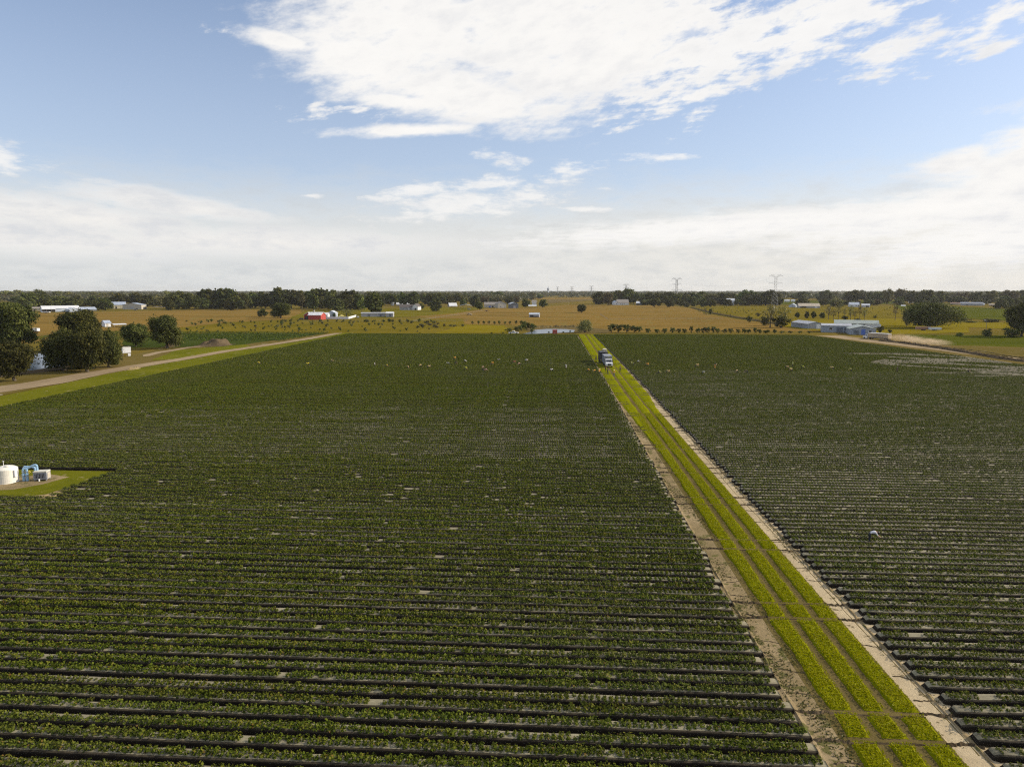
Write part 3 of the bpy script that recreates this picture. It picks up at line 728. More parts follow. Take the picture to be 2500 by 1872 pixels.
# hedgerow behind the field
hx = [(1493,787,24),(1510,789,24),(1530,789,26),(1548,792,24),(1560,794,18),(1582,799,16),(1604,801,15),(1622,799,16),(1641,797,16),(1658,799,14),(1671,800,14),(1688,793,11),(1704,798,13),(1718,796,17),
      (1729,795,14),(1741,794,15),(1752,799,14),(1770,800,15),(1784,799,16),(1802,801,12),(1817,800,14),(1828,801,12),(1843,797,13),(1854,801,10),(1873,803,14),(1891,801,9),(1856,803,8),(1868,805,12),(1891,804,10),(1909,806,14),(1929,806,12),(1953,806,12),(1976,806,10)]
for i, (px, tp, w) in enumerate(hx):
    T('citrus', px, 812 if px < 1570 else 814, tp+1, w+3, 'dark green shrub in the hedgerow right of the far pond', 'shrub', 'hedge_shrub', 'shrubs of the hedgerow beyond the field')
for px, tp in zip([1153,1168,1181,1194,1207,1219,1233,1245,1260,1272], [783,782,782,782,783,782,784,783,781,781]):
    T('citrus', px, 792, tp, 9, 'small green shrub in the row left of the pond bushes', 'shrub', 'row_shrub', 'shrub row in front of the dry pasture')
for px, b_, tp, w in ((1243,811,800,24),(1262,810,796,26),(1274,808,790,24),(1286,806,785,22),(1300,806,788,24),(1298,814,800,12),(1278,798,782,20)):
    T('citrus', px, b_, tp, w, 'leafy bush in the clump around the white pickup and the pond', 'bush', 'pond_bush', 'bushes at the far pond')
for px, b_, tp, w in ((1340,813,809,8),(1375,812,809,8),(1392,810,806,8),(1200,815,811,8),(1228,815,811,7),(1025,815,811,6)):
    T('shrub', px, b_, tp, w, 'small weed tuft on the bank at the field edge', 'weed', 'weed_tuft', 'weed tufts at the field edge')
for i in range(16):
    px = random.uniform(1000, 1130); b_ = random.uniform(788, 801)
    T('shrubbrown', px, b_, b_-random.uniform(4, 8), random.uniform(9, 16), 'brown dry brush in the weedy patch left of centre', 'brush', 'dry_brush', 'dry brush left of centre')
# young orchard dots
for i in range(150):
    px = random.uniform(455, 1060); b_ = random.uniform(789, 811) if random.random() < .7 else random.choice([786, 787])
    s = random.uniform(4, 9)
    T('shrub' if i % 2 else 'shrubpale', px, b_, b_-s, s*1.4, 'scattered shrub in the weedy strip left of centre', 'shrub', 'scrub_bush', 'shrubs of the weedy strip')
for i in range(95):
    px = random.uniform(1705, 1850) if i < 45 else random.uniform(2120, 2330); b_ = random.uniform(749, 772)
    T('shrub', px, b_, b_-random.uniform(2, 3.4), random.uniform(3, 4.5), 'young orchard tree in the yellow rows at right', 'orchard tree', 'orchard_tree', 'young orchard trees at right')
# tree lines behind the farms
def band(n, x0, x1, base, tops, wid, keys, label, grp):
    wid = (wid[0]*1.1, wid[1]*1.5); tops = (tops[0]-1, tops[1]+2)
    for i in range(n):
        px = x0+(x1-x0)*(i+.5)/n+random.uniform(-.45, .45)*(x1-x0)/n; b_ = base+random.uniform(-3, 3)
        T(random.choice(keys), px, b_, random.uniform(*tops), random.uniform(*wid), label, 'tree', 'tree', grp)
OK_ = ['far0','far1','far2','far3']; MX = OK_+['farbronze0','fargreen0']; PL = ['farbronze0','farbronze1','farolive0','farolive1','fargreen1','far2']
band(5, 72, 112, 753, (710,718), (32,46), OK_, 'tall dark oak left of and behind the long white barn', 'trees left of the white barn')
band(9, 120, 262, 749, (721,729), (26,38), OK_, 'dark tree behind the white barn and the blue roofed sheds', 'trees behind the left farms')
band(3, 235, 262, 755, (728,738), (22,30), OK_, 'dark tree beside the blue roofed yellow house', 'trees beside the yellow house')
band(8, 262, 400, 747, (714,724), (28,38), MX, 'dark tree behind the yellow house and the beige barn', 'trees behind the beige barn')
band(16, -20, 420, 733, (707,716), (22,34), PL+['farlime','farolive0'], 'paler autumn tree in the second line at far left', 'second tree line at left')
band(7, -10, 75, 738, (712,722), (20,28), PL, 'russet tree at the far left edge of the woods', 'trees at the far left edge')
for px, tp, w in ((434,709,48),(455,714,36),(500,707,44),(522,703,38),(548,702,46),(566,706,34)):
    T(random.choice(OK_), px, 754, tp, w*1.25, 'tall dark oak in the grove left of centre', 'tree', 'tree', 'grove left of centre')
band(10, 410, 590, 756, (716,728), (26,36), OK_, 'dark oak in the front row of the grove left of centre', 'front row of the grove')
band(6, 580, 650, 753, (711,716), (30,40), MX, 'dark oak between the two groves', 'trees between the groves')
for px, tp, w in ((672,708,40),(690,700,52),(712,706,34),(735,708,40),(762,704,40),(785,702,54),(808,706,40),(852,706,50),(868,712,34)):
    T(random.choice(OK_), px, 753, tp, w*1.25, 'tall dark oak in the grove behind the red barn', 'tree', 'tree', 'grove behind the red barn')
band(8, 745, 880, 756, (716,727), (26,38), OK_, 'dark oak in the front row behind the red barn', 'front row behind the red barn')
T('pine', 738, 756, 712, 20, 'brown green conical pine left of the red barn roof')
band(14, 880, 1100, 745, (713,720), (24,36), MX+['fargreen1'], 'dark tree behind the dark roofed house', 'trees behind the dark roofed house')
band(18, 880, 1330, 733, (711,716), (18,28), PL, 'grey green tree in the distant line behind the centre farms', 'distant line behind the centre farms')
band(10, 1080, 1270, 741, (716,726), (18,26), PL+OK_, 'tree close behind the beige farmhouse', 'trees behind the beige farmhouse')
band(4, 1455, 1500, 744, (711,716), (24,32), MX, 'dark tree at the left end of the right treeline', 'left end of the right treeline')
for px, tp, w in ((1515,708,34),(1532,703,42),(1546,710,30),(1500,713,30)):
    T(random.choice(OK_), px, 742, tp, w*1.25, 'tall oak behind the small white house right of centre', 'tree', 'tree', 'oaks behind the white house')
band(24, 1565, 1900, 744, (708,717), (24,36), MX+['fargreen0'], 'dark tree in the treeline right of centre', 'treeline right of centre')
band(12, 1565, 1900, 748, (722,732), (16,26), OK_, 'low dark tree in front of the treeline right of centre', 'low trees right of centre')
band(11, 1880, 2120, 733, (707,713), (24,34), MX, 'tree in the long line behind the brown roofed barn', 'line behind the brown roofed barn')
band(18, 2080, 2520, 741, (704,711), (26,38), OK_+['farbronze0','farbronze1'], 'tall tree in the right-hand forest edge', 'right-hand forest edge')
band(9, 1930, 2200, 747, (727,736), (18,28), MX, 'low tree among the far right farmhouses', 'trees among the right farmhouses')
band(9, 2180, 2500, 745, (718,728), (22,30), MX, 'lower tree in front of the right-hand forest edge', 'front of the right-hand forest')
band(6, 2440, 2520, 752, (716,730), (22,32), OK_, 'dark tree beyond the right edge oak', 'trees beyond the right edge oak')
# far woods: one mass
def woods():
    P = []
    for D0, D1, n, hh in ((1350,1900,1000,15),(1900,3000,1500,15),(3000,5200,1700,16),(5200,8200,1500,17)):
        for _ in range(n):
            D = random.uniform(D0, D1); px = random.uniform(-120, 2620)
            if 1290 < px < 1470 and D < 2100: continue
            if D < 1700 and 1850 < px < 2200: continue
            x, y = AT(px, D); P.append((x, y, hh*random.uniform(.75, 1.15), D))
    P = np.array(P); per = 34; n = len(P)
    C = np.repeat(P, per, 0); d = rng.normal(size=(len(C), 3)); d /= np.linalg.norm(d, axis=1, keepdims=True); r = rng.random(len(C))**.3
    rad = C[:, 2]*.55*(1+C[:, 3]/5000)
    Q0 = np.stack([C[:, 0]+d[:, 0]*r*rad, C[:, 1]+d[:, 1]*r*rad, np.clip(C[:, 2]*.58+d[:, 2]*r*C[:, 2]*.44, .5, None)], 1)
    sz = (2.0+C[:, 3]/1300)*rng.uniform(.6, 1.4, len(C))
    V, Q = leaf_quads(Q0, sz, d+rng.normal(0, .5, d.shape), 1.2)
    tt = np.clip(np.repeat(rng.normal(.42, .2, n), per)+rng.normal(0, .1, len(C)), 0, 1)
    o = bpy.data.objects.new('far_woods', np_mesh('far_woods', V, Q, ['wood_leaf'], tt)); link(o)
    tag(o, 'far-off woods along the whole horizon', 'woods', kind='stuff')
woods()

# ------------------------------------------------------------------ buildings
def face_angle(px, base):
    x, y = G(px, base); return math.atan2(-y, -x)+math.pi/2
def tofix(px, base): return (*G(px, base), 0)
def gable(name, label, px, base, wpx, dm, hpx, wall, roof, theta=0., cat='building', rise=.3, openings=(), over=.4, group=None, ridge='x', walls=True, chimney=None):
    """front wall (local -y) stands at the base line; w across; ridge along x or y"""
    s = MPP(base); w = wpx*s; Ht = hpx*s; hr = Ht*rise; hw = Ht-hr
    x, y = G(px, base); o = empty(name, (x, y, 0), face_angle(px, base)+R(theta))
    tag(o, label, cat, group)
    b_ = MB(); y0, y1 = 0., dm; x0, x1 = -w/2, w/2
    if ridge == 'x': b_.prism([(y0,0),(y1,0),(y1,hw),((y0+y1)/2,hw+hr),(y0,hw)], x0, x1, 'x')
    else: b_.prism([(x0,0),(x1,0),(x1,hw),(0,hw+hr),(x0,hw)], y0, y1, 'y')
    if walls: b_.build('wall', wall, o)
    else:
        for i in range(int(w/4)+1):
            for yy in (y0+.2, y1-.2):
                p_ = MB(); xx = x0+.2+(w-.4)*i/max(1, int(w/4)); p_.box(xx-.12, yy-.12, 0, xx+.12, yy+.12, hw); p_.build('post', wall, o)
    r_ = MB(); t = .18; c = over
    if ridge == 'x':
        ym = (y0+y1)/2; sl = hr/(ym-y0)
        r_.prism([(y0-c,hw-c*sl+.01),(ym,hw+hr+.01),(y1+c,hw-c*sl+.01),(y1+c,hw-c*sl+t),(ym,hw+hr+t+.03),(y0-c,hw-c*sl+t)], x0-c, x1+c, 'x')
    else:
        sl = hr/x1
        r_.prism([(x0-c,hw-c*sl+.01),(0,hw+hr+.01),(x1+c,hw-c*sl+.01),(x1+c,hw-c*sl+t),(0,hw+hr+t+.03),(x0-c,hw-c*sl+t)], y0-c, y1+c, 'y')
    ro = r_.build('roof', roof, o)
    if chimney:
        m_ = MB(); cx = x0+w*chimney[0]; m_.box(cx-.45, dm*.45, hw, cx+.45, dm*.45+.8, hw+hr+chimney[1]); m_.box(cx-.55, dm*.45-.1, hw+hr+chimney[1], cx+.55, dm*.45+.9, hw+hr+chimney[1]+.2); m_.build('chimney', 'wall_beige', ro)
    for kind, side, f, ww, z0, z1, mt in openings:
        q = MB(); e = .05
        ww = ww if ww > 0 else 2
        if side == 'f': cx = x0+w*f; q.box(cx-ww/2, y0-e, z0, cx+ww/2, y0+.1, min(z1, hw*.98))
        elif side == 'l': cy = y0+dm*f; q.box(x0-e, cy-ww/2, z0, x0+.1, cy+ww/2, min(z1, hw*.98))
        else: cy = y0+dm*f; q.box(x1-.1, cy-ww/2, z0, x1+e, cy+ww/2, min(z1, hw*.98))
        p_ = q.build(kind, mt, o)
        if kind == 'window':
            g = MB()
            if side == 'f': cx = x0+w*f; g.box(cx-ww/2+.12, y0-e-.03, z0+.12, cx+ww/2-.12, y0-e+.02, min(z1, hw*.98)-.12)
            elif side == 'l': cy = y0+dm*f; g.box(x0-e-.03, cy-ww/2+.12, z0+.12, x0-e+.02, cy+ww/2-.12, z1-.12)
            else: cy = y0+dm*f; g.box(x1+e-.02, cy-ww/2+.12, z0+.12, x1+e+.03, cy+ww/2-.12, z1-.12)
            g.build('pane', 'window_glass', p_)
    return o
def annex(o, name, x0, x1, y0, y1, z0, z1, mat, slope=0):
    b_ = MB(); b_.prism([(y0,z0),(y1,z0+slope),(y1,z1+slope),(y0,z1)], x0, x1, 'x'); return b_.build(name, mat, o)
W_ = lambda side, f, w=1.2, z0=1., z1=2.3: ('window', side, f, w, z0, z1, 'paint_white')
# left farms
o = gable('barn', 'long pale blue barn with a white metal roof and side porch at far left', 150, 761, 77, 16, 14, 'wall_blue', 'metal_white', 8, rise=.42, openings=[('door','f',.55,4,0,3.5,'metal_pale'), W_('f',.72), W_('f',.88)])
annex(o, 'porch_roof', -19, -5.5, -3.5, -.05, 2.9, 3.08, 'metal_white', .6)
for xx in (-18.6, -14.4, -10, -6): annex(o, 'post', xx-.1, xx+.1, -3.3, -3.1, 0, 2.9, 'wood_grey')
annex(o, 'opening', -18.4, -6, -.09, -.03, 0, 2.8, 'opening_dark')
gable('barn', 'white gabled end barn joined to the long pale blue barn', 181, 761.5, 20, 15, 10, 'wall_blue', 'metal_white', 14, rise=.4, ridge='y', openings=[('door','f',.5,3.2,0,3,'metal_pale')])
gable('shed', 'shed with a blue grey metal roof right of the long white roofed barn', 218, 759, 33, 12, 9, 'wall_slate', 'metal_blue', 20, cat='shed', rise=.55, openings=[('door','f',.4,3,0,2.6,'opening_dark')])
gable('cabin', 'small brown cabin under dark trees left of the long white roofed barn', 90, 759, 18, 5, 9, 'wood_grey', 'roof_shingle', 0, cat='cabin', rise=.3, openings=[('door','f',.3,1,0,2,'opening_dark'), W_('f',.7)])
gable('shed', 'tiny white pump shed beside the dark trees left of the yellow house', 231, 752.5, 6, 3, 6, 'wall_white', 'metal_white', 0, cat='shed', rise=.2, openings=[('door','f',.5,.9,0,1.9,'wall_grey')])
o = gable('farmhouse', 'yellow house with a pale blue metal roof at left', 287, 753.5, 34, 12, 16, 'wall_cream', 'metal_blue', -6, cat='house', rise=.42, openings=[('door','f',.42,2,0,2.6,'opening_dark'), W_('f',.72), ('opening','f',.14,4,0,3,'opening_dark')])
annex(o, 'garage', 10, 16, -1, 8, 0, 4.4, 'wall_cream')
o = gable('farmhouse', 'blue roofed wing half hidden behind a tree beside the yellow house', 258, 752, 14, 10, 14, 'wall_blue', 'metal_blue', 35, cat='house', rise=.4, openings=[('door','f',.5,1,0,2.1,'wall_white')])
o = gable('open_shed', 'open shed with a white metal roof between the yellow house and the beige barn', 327, 751.5, 30, 8, 9.5, 'wood_grey', 'metal_white', -3, cat='shed', rise=.3, walls=False)
o = gable('barn', 'beige barn with a grey metal roof and sunlit yellow side wall', 352, 755, 24, 24, 15, 'wall_beige', 'metal_blue', 62, rise=.28, ridge='x', openings=[('door','l',.5,4.2,0,3.8,'metal_grey'),('opening','f',.72,6,0,3,'opening_dark')])
b_ = MB()
for i in range(26):
    x0, y0 = G(376+i*2.2, 751+random.uniform(-.8, .8)); b_.tube((x0-2, y0, .3+random.random()), (x0+2.2, y0+.5, .4+random.random()*1.2), .35, .3, 7)
tag(b_.build('timber_pile', 'wood_grey'), 'long dark pile of timber right of the beige barn', 'timber pile')
gable('shed', 'white shed with a small blue roof in the dry pasture at left', 264, 798, 13, 6, 15, 'wall_white', 'metal_blue', 20, cat='shed', rise=.35, openings=[('door','f',.4,1.2,0,2.2,'wall_beige')])
gable('open_shed', 'open shed with a flat sheet metal roof beside the small blue roofed shed', 294, 799, 26, 7, 8, 'wood_grey', 'metal_white', 14, cat='shed', rise=.18, walls=False)
# white box on legs by the pond trees
o = empty('storage_tank_box', (*G(311, 869), 0), face_angle(311, 869)+R(12)); tag(o, 'white box raised on legs beside the dark pond trees', 'storage box')
b_ = MB(); b_.bbox(-1.5, 0, 1.1, 1.3, 1.6, 3.3, .05); b_.build('body', 'wall_white', o)
b_ = MB(); b_.box(-1.6, -.1, 3.3, 1.4, 1.7, 3.4); b_.build('lid', 'wall_beige', o)
for xx, yy in ((-1.4,.1),(1.1,.1),(-1.4,1.4),(1.1,1.4)):
    b_ = MB(); b_.box(xx, yy, 0, xx+.12, yy+.12, 1.12); b_.build('leg', 'wood_grey', o)
b_ = MB(); b_.box(.1, -1., 0, .9, -.35, .9); b_.build('valve_box', 'wall_white', o)
# red barn and white farmhouse
o = gable('red_barn', 'bright red barn with a pale metal roof and a chimney', 768, 781, 32, 11, 18, 'barn_red', 'metal_white', -22, rise=.36, ridge='x', chimney=(.3, 1.6), openings=[('door','f',.35,3.4,0,3.0,'barn_red'), ('door','r',.5,3,0,3,'barn_red')])
o2 = gable('garage_barn', 'red carport barn with an open dark bay left of the bright red barn', 752, 780, 20, 10, 17, 'barn_red', 'metal_white', -22, rise=.36, ridge='y', openings=[('opening','f',.45,4.6,0,3.0,'opening_dark'), W_('f',.85)])
o = gable('farmhouse', 'white farmhouse with a pale gabled roof right of the red barn', 809, 774, 20, 9, 15, 'wall_blue', 'metal_pale', -14, cat='house', rise=.35, ridge='y', openings=[W_('f',.25), W_('f',.7), ('door','f',.48,1,0,2.1,'wall_grey')])
gable('farmhouse', 'low white wing house joined behind the red barn', 793, 776, 14, 8, 12, 'wall_white', 'metal_white', -14, cat='house', rise=.4, openings=[W_('f',.3)])
def panel_fence(name, pts, h, mat, label, step=2.4, t=.05):
    W3 = [Vector((*G(*p), 0)) for p in pts]; o = empty(name, W3[0]); tag(o, label, 'fence'); k = 0
    for a, b2 in zip(W3[:-1], W3[1:]):
        n = max(1, int((b2-a).length/step)); d = (b2-a)/n; nn = Vector((-d.y, d.x, 0)).normalized()*t
        for i in range(n):
            p = a+d*i-W3[0]; q = p+d
            m_ = MB(); m_.add([p-nn+Vector((0,0,.08)), q-nn+Vector((0,0,.08)), q+nn+Vector((0,0,.08)), p+nn+Vector((0,0,.08)), p-nn+Vector((0,0,h)), q-nn+Vector((0,0,h)), q+nn+Vector((0,0,h)), p+nn+Vector((0,0,h))],
                       [(0,3,2,1),(4,5,6,7),(0,1,5,4),(1,2,6,5),(2,3,7,6),(3,0,4,7)]); m_.build('panel', mat, o)
            m_ = MB(); m_.box(p.x-.09, p.y-.09, 0, p.x+.09, p.y+.09, h+.12); m_.build('post', mat, o)
panel_fence('white_fence', [(792,779),(851,779),(870,773.5)], 1.9, 'wall_white', 'solid white fence in front of the white farmhouse')
# parasol
o = empty('parasol', (*G(834, 777), 0)); tag(o, 'pale yellow garden parasol behind the white fence', 'parasol')
b_ = MB(); b_.lathe([(2.6,2.1),(1.6,2.5),(.1,3.0)], 10); b_.build('canopy', 'cane_yellow', o); b_ = MB(); b_.tube((0,0,0),(0,0,3.05),.05); b_.build('pole', 'wall_white', o)
o = gable('greenhouse', 'long low grey net covered greenhouse under the large tree', 912, 773.5, 58, 16, 10, 'wall_grey', 'metal_grey', 0, cat='greenhouse', rise=.12, openings=[('door','f',.3,2,0,2.4,'wall_slate'),('door','f',.8,2,0,2.4,'wall_slate')])
gable('shed', 'grey shed with a white metal roof at the right end of the greenhouse', 951, 774, 17, 8, 12, 'wall_grey', 'metal_white', -8, cat='shed', rise=.25, openings=[('door','f',.6,2,0,2.4,'wall_slate')])
# dark roofed house
o = gable('farmhouse', 'low house with a dark shingle roof left of centre', 998, 757, 44, 10, 13, 'wall_grey', 'roof_dark', 0, cat='house', rise=.45, openings=[W_('f',.2), W_('f',.4), W_('f',.6), ('door','f',.5,1,0,2.1,'wall_white')])
gable('farmhouse', 'bright white gabled house at the right end of the dark shingle roof', 1013, 757, 15, 12, 15, 'wall_white', 'roof_dark', -20, cat='house', rise=.42, ridge='y', openings=[('door','f',.6,2.4,0,2.4,'opening_dark'), W_('f',.2)])
gable('shed', 'long white roofed shed behind the dark shingle roof', 984, 746, 32, 8, 7, 'wall_white', 'metal_white', 0, cat='shed', rise=.5, openings=[('door','f',.5,2,0,2.2,'wall_grey')])
gable('shed', 'tiny white gable seen between trees left of the dark roofed house', 959, 746, 6, 5, 9, 'wall_white', 'metal_white', 0, cat='shed', rise=.4, openings=[('door','f',.5,1,0,2,'wall_grey')])
gable('shed', 'shed with a bright white sloping roof left of the winged carport', 1107, 749, 19, 12, 9, 'wall_grey', 'metal_white', 14, cat='shed', rise=.75, openings=[('door','f',.3,2,0,2,'opening_dark')])
gable('carport', 'open carport with wide pale roof wings among parked wrecks', 1137, 754, 28, 9, 11, 'wood_grey', 'metal_pale', 0, cat='carport', rise=.32, walls=False, ridge='y')
o = gable('farmhouse', 'long beige farmhouse with a shingle roof in the centre', 1199, 751, 33, 11, 13, 'wall_beige', 'roof_shingle', 0, cat='house', rise=.45, chimney=(.25, 1.), openings=[('door','f',.4,3,0,2.4,'door_blue'), ('opening','f',.62,2.4,0,2.4,'opening_dark'), W_('f',.15), W_('f',.85)])
gable('farmhouse', 'tall pale beige gabled house right of the long beige farmhouse', 1226, 752, 21, 14, 15, 'wall_beige', 'roof_shingle', 18, cat='house', rise=.28, ridge='y', openings=[W_('f',.3), ('door','f',.6,1.2,0,2.2,'wall_white')])
gable('barn', 'dark slate grey barn with a pale roof edge', 1256, 752.5, 20, 13, 14, 'wall_slate', 'metal_pale', 14, rise=.25, ridge='y', openings=[('door','f',.5,3.4,0,3.4,'wall_grey')])
gable('farmhouse', 'small white two storey house behind the round trees', 1304, 745, 11, 9, 12, 'wall_white', 'roof_shingle', 0, cat='house', rise=.35, openings=[W_('f',.3), W_('f',.7)])
gable('open_shed', 'open shelter with a white roof between the two round trees', 1300, 752, 19, 7, 7, 'wood_grey', 'metal_white', 0, cat='shed', rise=.3, walls=False)
# beyond the treeless gap
gable('farmhouse', 'beige roofed house among the oaks right of centre', 1521, 744.5, 28, 14, 13, 'wall_white', 'roof_shingle', 10, cat='house', rise=.6, openings=[W_('f',.3), W_('f',.6), ('door','f',.45,1.2,0,2.2,'wall_grey')])
gable('farmhouse', 'narrow pale gabled house left of the beige roofed house', 1505, 744.5, 10, 12, 10, 'wall_white', 'metal_pale', 20, cat='house', rise=.4, ridge='y', openings=[W_('f',.5)])
gable('shed', 'shed with a bright white flat roof right of the oaks', 1562, 744.5, 18, 10, 8.5, 'wall_slate', 'metal_white', -5, cat='shed', rise=.5, openings=[('door','f',.3,3,0,2.4,'opening_dark')])
gable('farmhouse', 'tall white house showing through the treeline at right', 1783, 746, 18, 12, 17, 'wall_white', 'metal_white', 0, cat='house', rise=.3, openings=[W_('f',.3), W_('f',.7), ('opening','f',.5,8,2.2,3,'opening_dark')])
o = gable('barn', 'long barn with a tan brown metal roof at right', 1976, 752, 48, 18, 11, 'wall_grey', 'metal_tan', 10, rise=.6, openings=[('opening','f',.22,8,0,3,'opening_dark'), ('door','f',.82,3,0,3,'wall_white')])
gable('farmhouse', 'small grey blue house left of the tan roofed barn', 1934, 750, 16, 8, 9, 'wall_blue', 'metal_pale', -10, cat='house', rise=.5, ridge='y', openings=[W_('f',.5)])
gable('farmhouse', 'pale house with steep roof behind the thin trees at right', 2086, 749.5, 22, 10, 11, 'wall_white', 'metal_pale', 12, cat='house', rise=.5, openings=[W_('f',.3), W_('f',.7)])
gable('farmhouse', 'bright white low house right of the thin trees', 2113, 750, 18, 8, 8, 'wall_white', 'metal_white', 0, cat='house', rise=.4, openings=[W_('f',.3), ('opening','f',.7,4,0,2.2,'opening_dark')])
gable('shed', 'small white roofed shelter above the left flank of the broad oak', 2205, 751, 9, 5, 6, 'wood_grey', 'metal_white', 0, cat='shed', rise=.3, walls=False)
for i, (px, b_, w, h, wl, rf, lb) in enumerate([(1921,737,12,5,'wall_white','metal_white','tiny white house at the foot of the right treeline behind the pointed tree'),
        (1936,737,9,5,'wall_white','metal_pale','tiny pale house right of the tiny white house behind the pointed tree'),
        (2223,740,12,5,'wall_beige','metal_pale','low pale building at the forest foot above the broad oak'),
        (2252,740,6,5,'wall_white','metal_white','small bright white shed at the forest foot right above the broad oak'),
        (2272,740,14,5,'wall_grey','roof_shingle','low grey building at the forest foot beside the small white shed'),
        (2372,746,46,8,'wall_grey','metal_grey','long low grey building at the foot of the right-hand forest'),
        (2395,746,14,5,'wall_white','metal_pale','pale cabin at the right end of the long low grey building'),
        (2332,744,20,5,'wall_beige','metal_rust','low rust roofed building left of the long low grey building'),
        (2425,747,18,5,'metal_rust','metal_tan','reddish cabin near the right end of the forest foot')]):
    gable('cabin', lb, px, b_, w, 8, h, wl, rf, 0, cat='cabin', rise=.4, openings=[('door','f',.3,1.2,0,2,'opening_dark'), W_('f',.65)])
# blue packing sheds
o = gable('packing_shed', 'pale ribbed shed with a low gable left of the blue sheds', 1991, 803, 38, 26, 17, 'wall_weathered', 'metal_grey', 24, rise=.3, ridge='y', openings=[('door','f',.3,3.4,0,3.2,'wall_grey'), ('door','f',.72,3.4,0,3.2,'wall_white')], over=.3)
o = gable('packing_shed', 'weathered blue packing shed with a bright blue door', 2106, 817.5, 58, 22, 21, 'wall_weathered', 'metal_green', 8, rise=.34, ridge='y', over=.3, openings=[('door','f',.52,2.,0,3.2,'door_blue'), ('opening','f',.2,1.4,.5,2.4,'wall_slate'), ('opening','f',.3,1.6,0,2.2,'wall_slate'), W_('f',.78,1.6,1,2.6)])
o = gable('packing_shed', 'lower blue grey shed joined to the left of the blue packing shed', 2042, 812, 66, 14, 20, 'wall_weathered', 'metal_grey', 4, rise=.18, over=.3, openings=[('door','f',.6,3.2,0,3,'wall_slate'), ('opening','f',.82,2.,0,2.6,'wall_slate'), W_('f',.3,1.8,1.6,3)])
gable('open_shed', 'shed with a long grey green roof behind the blue sheds', 2090, 800, 96, 14, 17, 'wall_weathered', 'metal_green', 2, cat='shed', rise=.42, openings=[('opening','f',.88,9,.4,4,'wall_white')])
# small field-side objects
o = gable('chicken_trailer', 'ribbed grey metal animal shelter in the dry pasture', 1304, 774.5, 24, 6, 10, 'metal_grey', 'metal_pale', -6, cat='shelter', rise=.3, openings=[('opening','f',.25,3,0,1.9,'opening_dark'),('opening','f',.7,5,0,1.1,'opening_dark')])
o = empty('red_container', (*G(1354.5, 815.8), 0), face_angle(1354, 816)); tag(o, 'rusty red container at the near shore of the far pond', 'container')
b_ = MB(); b_.bbox(-1.35, 0, .12, 1.35, 2.4, 2.4, .05); b_.build('body', 'box_rust', o)
for xx in (-1.3, -.45, .45, 1.3):
    b_ = MB(); b_.box(xx-.05, -.06, .1, xx+.05, 0.03, 2.42); b_.build('rib', 'metal_rust', o)

# ------------------------------------------------------------------ vehicles
def wheel(parent, x, y, r=.38, w=.26):
    b_ = MB(); M = Matrix.Translation((x, y, r)) @ Matrix.Rotation(R(90), 4, 'Y')
    k = MB(); k.lathe([(r*.6,-w/2),(r*.94,-w/2),(r,-w*.35),(r,w*.35),(r*.94,w/2),(r*.6,w/2)], 18); b_.add(k.v, k.f, 0, M); t = b_.build('wheel', 'rubber', parent)
    b_ = MB(); k = MB(); k.lathe([(r*.2,-w*.42),(r*.62,-w*.46),(r*.62,w*.46),(r*.2,w*.42)], 14); b_.add(k.v, k.f, 0, M); b_.build('rim', 'chrome', t)
def car(name, label, loc, rz, mat, kind='car', L=4.6, Wd=1.8):
    """nose towards local -y"""
    o = empty(name, (*loc, 0), rz); tag(o, label, 'pickup truck' if kind == 'pickup' else kind); hw = Wd/2
    h = .95 if kind == 'pickup' else .85
    prof = [(-L/2,.4),(-L/2+.05,h-.22),(-L/2+.2,h-.06),(-L*.18,h),(L/2-.08,h),(L/2,h-.1),(L/2,.42)]
    b_ = MB(); b_.prism(prof, -hw, hw, 'x'); b_.build('body', mat, o)
    if kind == 'pickup': cab = [(-L*.19,h),(-L*.07,h+.68),(L*.12,h+.72),(L*.16,h)]
    else: cab = [(-L*.2,h),(-L*.06,h+.55),(L*.25,h+.58),(L*.42,h)]
    b_ = MB(); b_.prism(cab, -hw+.12, hw-.12, 'x'); c_ = b_.build('cabin', mat, o)
    inn = [(cab[0][0]+.18,cab[0][1]+.08),(cab[1][0]+.06,cab[1][1]-.1),(cab[2][0]-.08,cab[2][1]-.1),(cab[3][0]-.14,cab[3][1]+.08)]
    b_ = MB(); b_.prism(inn, -hw+.1, hw-.1, 'x'); b_.build('side_window', 'window_glass', c_)
    a, b2 = cab[0], cab[1]; b_ = MB(); b_.add([(-hw+.22,a[0]-.01+.05,a[1]+.1),(hw-.22,a[0]-.01+.05,a[1]+.1),(hw-.25,b2[0]-.02,b2[1]-.08),(-hw+.25,b2[0]-.02,b2[1]-.08)], [(0,1,2,3)]); b_.build('windscreen', 'window_glass', c_)
    if kind == 'pickup':
        b_ = MB(); b_.box(-hw+.14, L*.2, h-.02, hw-.14, L/2-.12, h+.015); b_.build('load_bed', 'paint_dark', o)
    for s in (-1, 1):
        b_ = MB(); b_.box(s*hw*.72-.16, -L/2-.02, h-.34, s*hw*.72+.16, -L/2+.12, h-.18); b_.build('headlight', 'lamp_glass', o)
        for yy in (-L*.31, L*.3): wheel(o, s*(hw-.08), yy)
    b_ = MB(); b_.box(-hw, -L/2-.1, .36, hw, -L/2+.05, .56); b_.build('bumper', 'chrome', o)
    return o
car('pickup_truck', 'white pickup parked in front of the pond bushes', G(1254, 815), R(86), 'paint_white', 'pickup', 5.6, 2.0)
car('parked_car', 'grey car parked at the left end of the greenhouse', G(874, 776), R(10), 'paint_silver')
car('parked_car', 'dark car parked left of the red carport barn', G(737, 780.5), R(80), 'paint_dark')
car('parked_car', 'red car under the open white roofed shed', G(315, 753), R(20), 'paint_red')
car('parked_car', 'dark pickup in front of the open white roofed shed', G(335, 756), R(80), 'paint_dark', 'pickup')
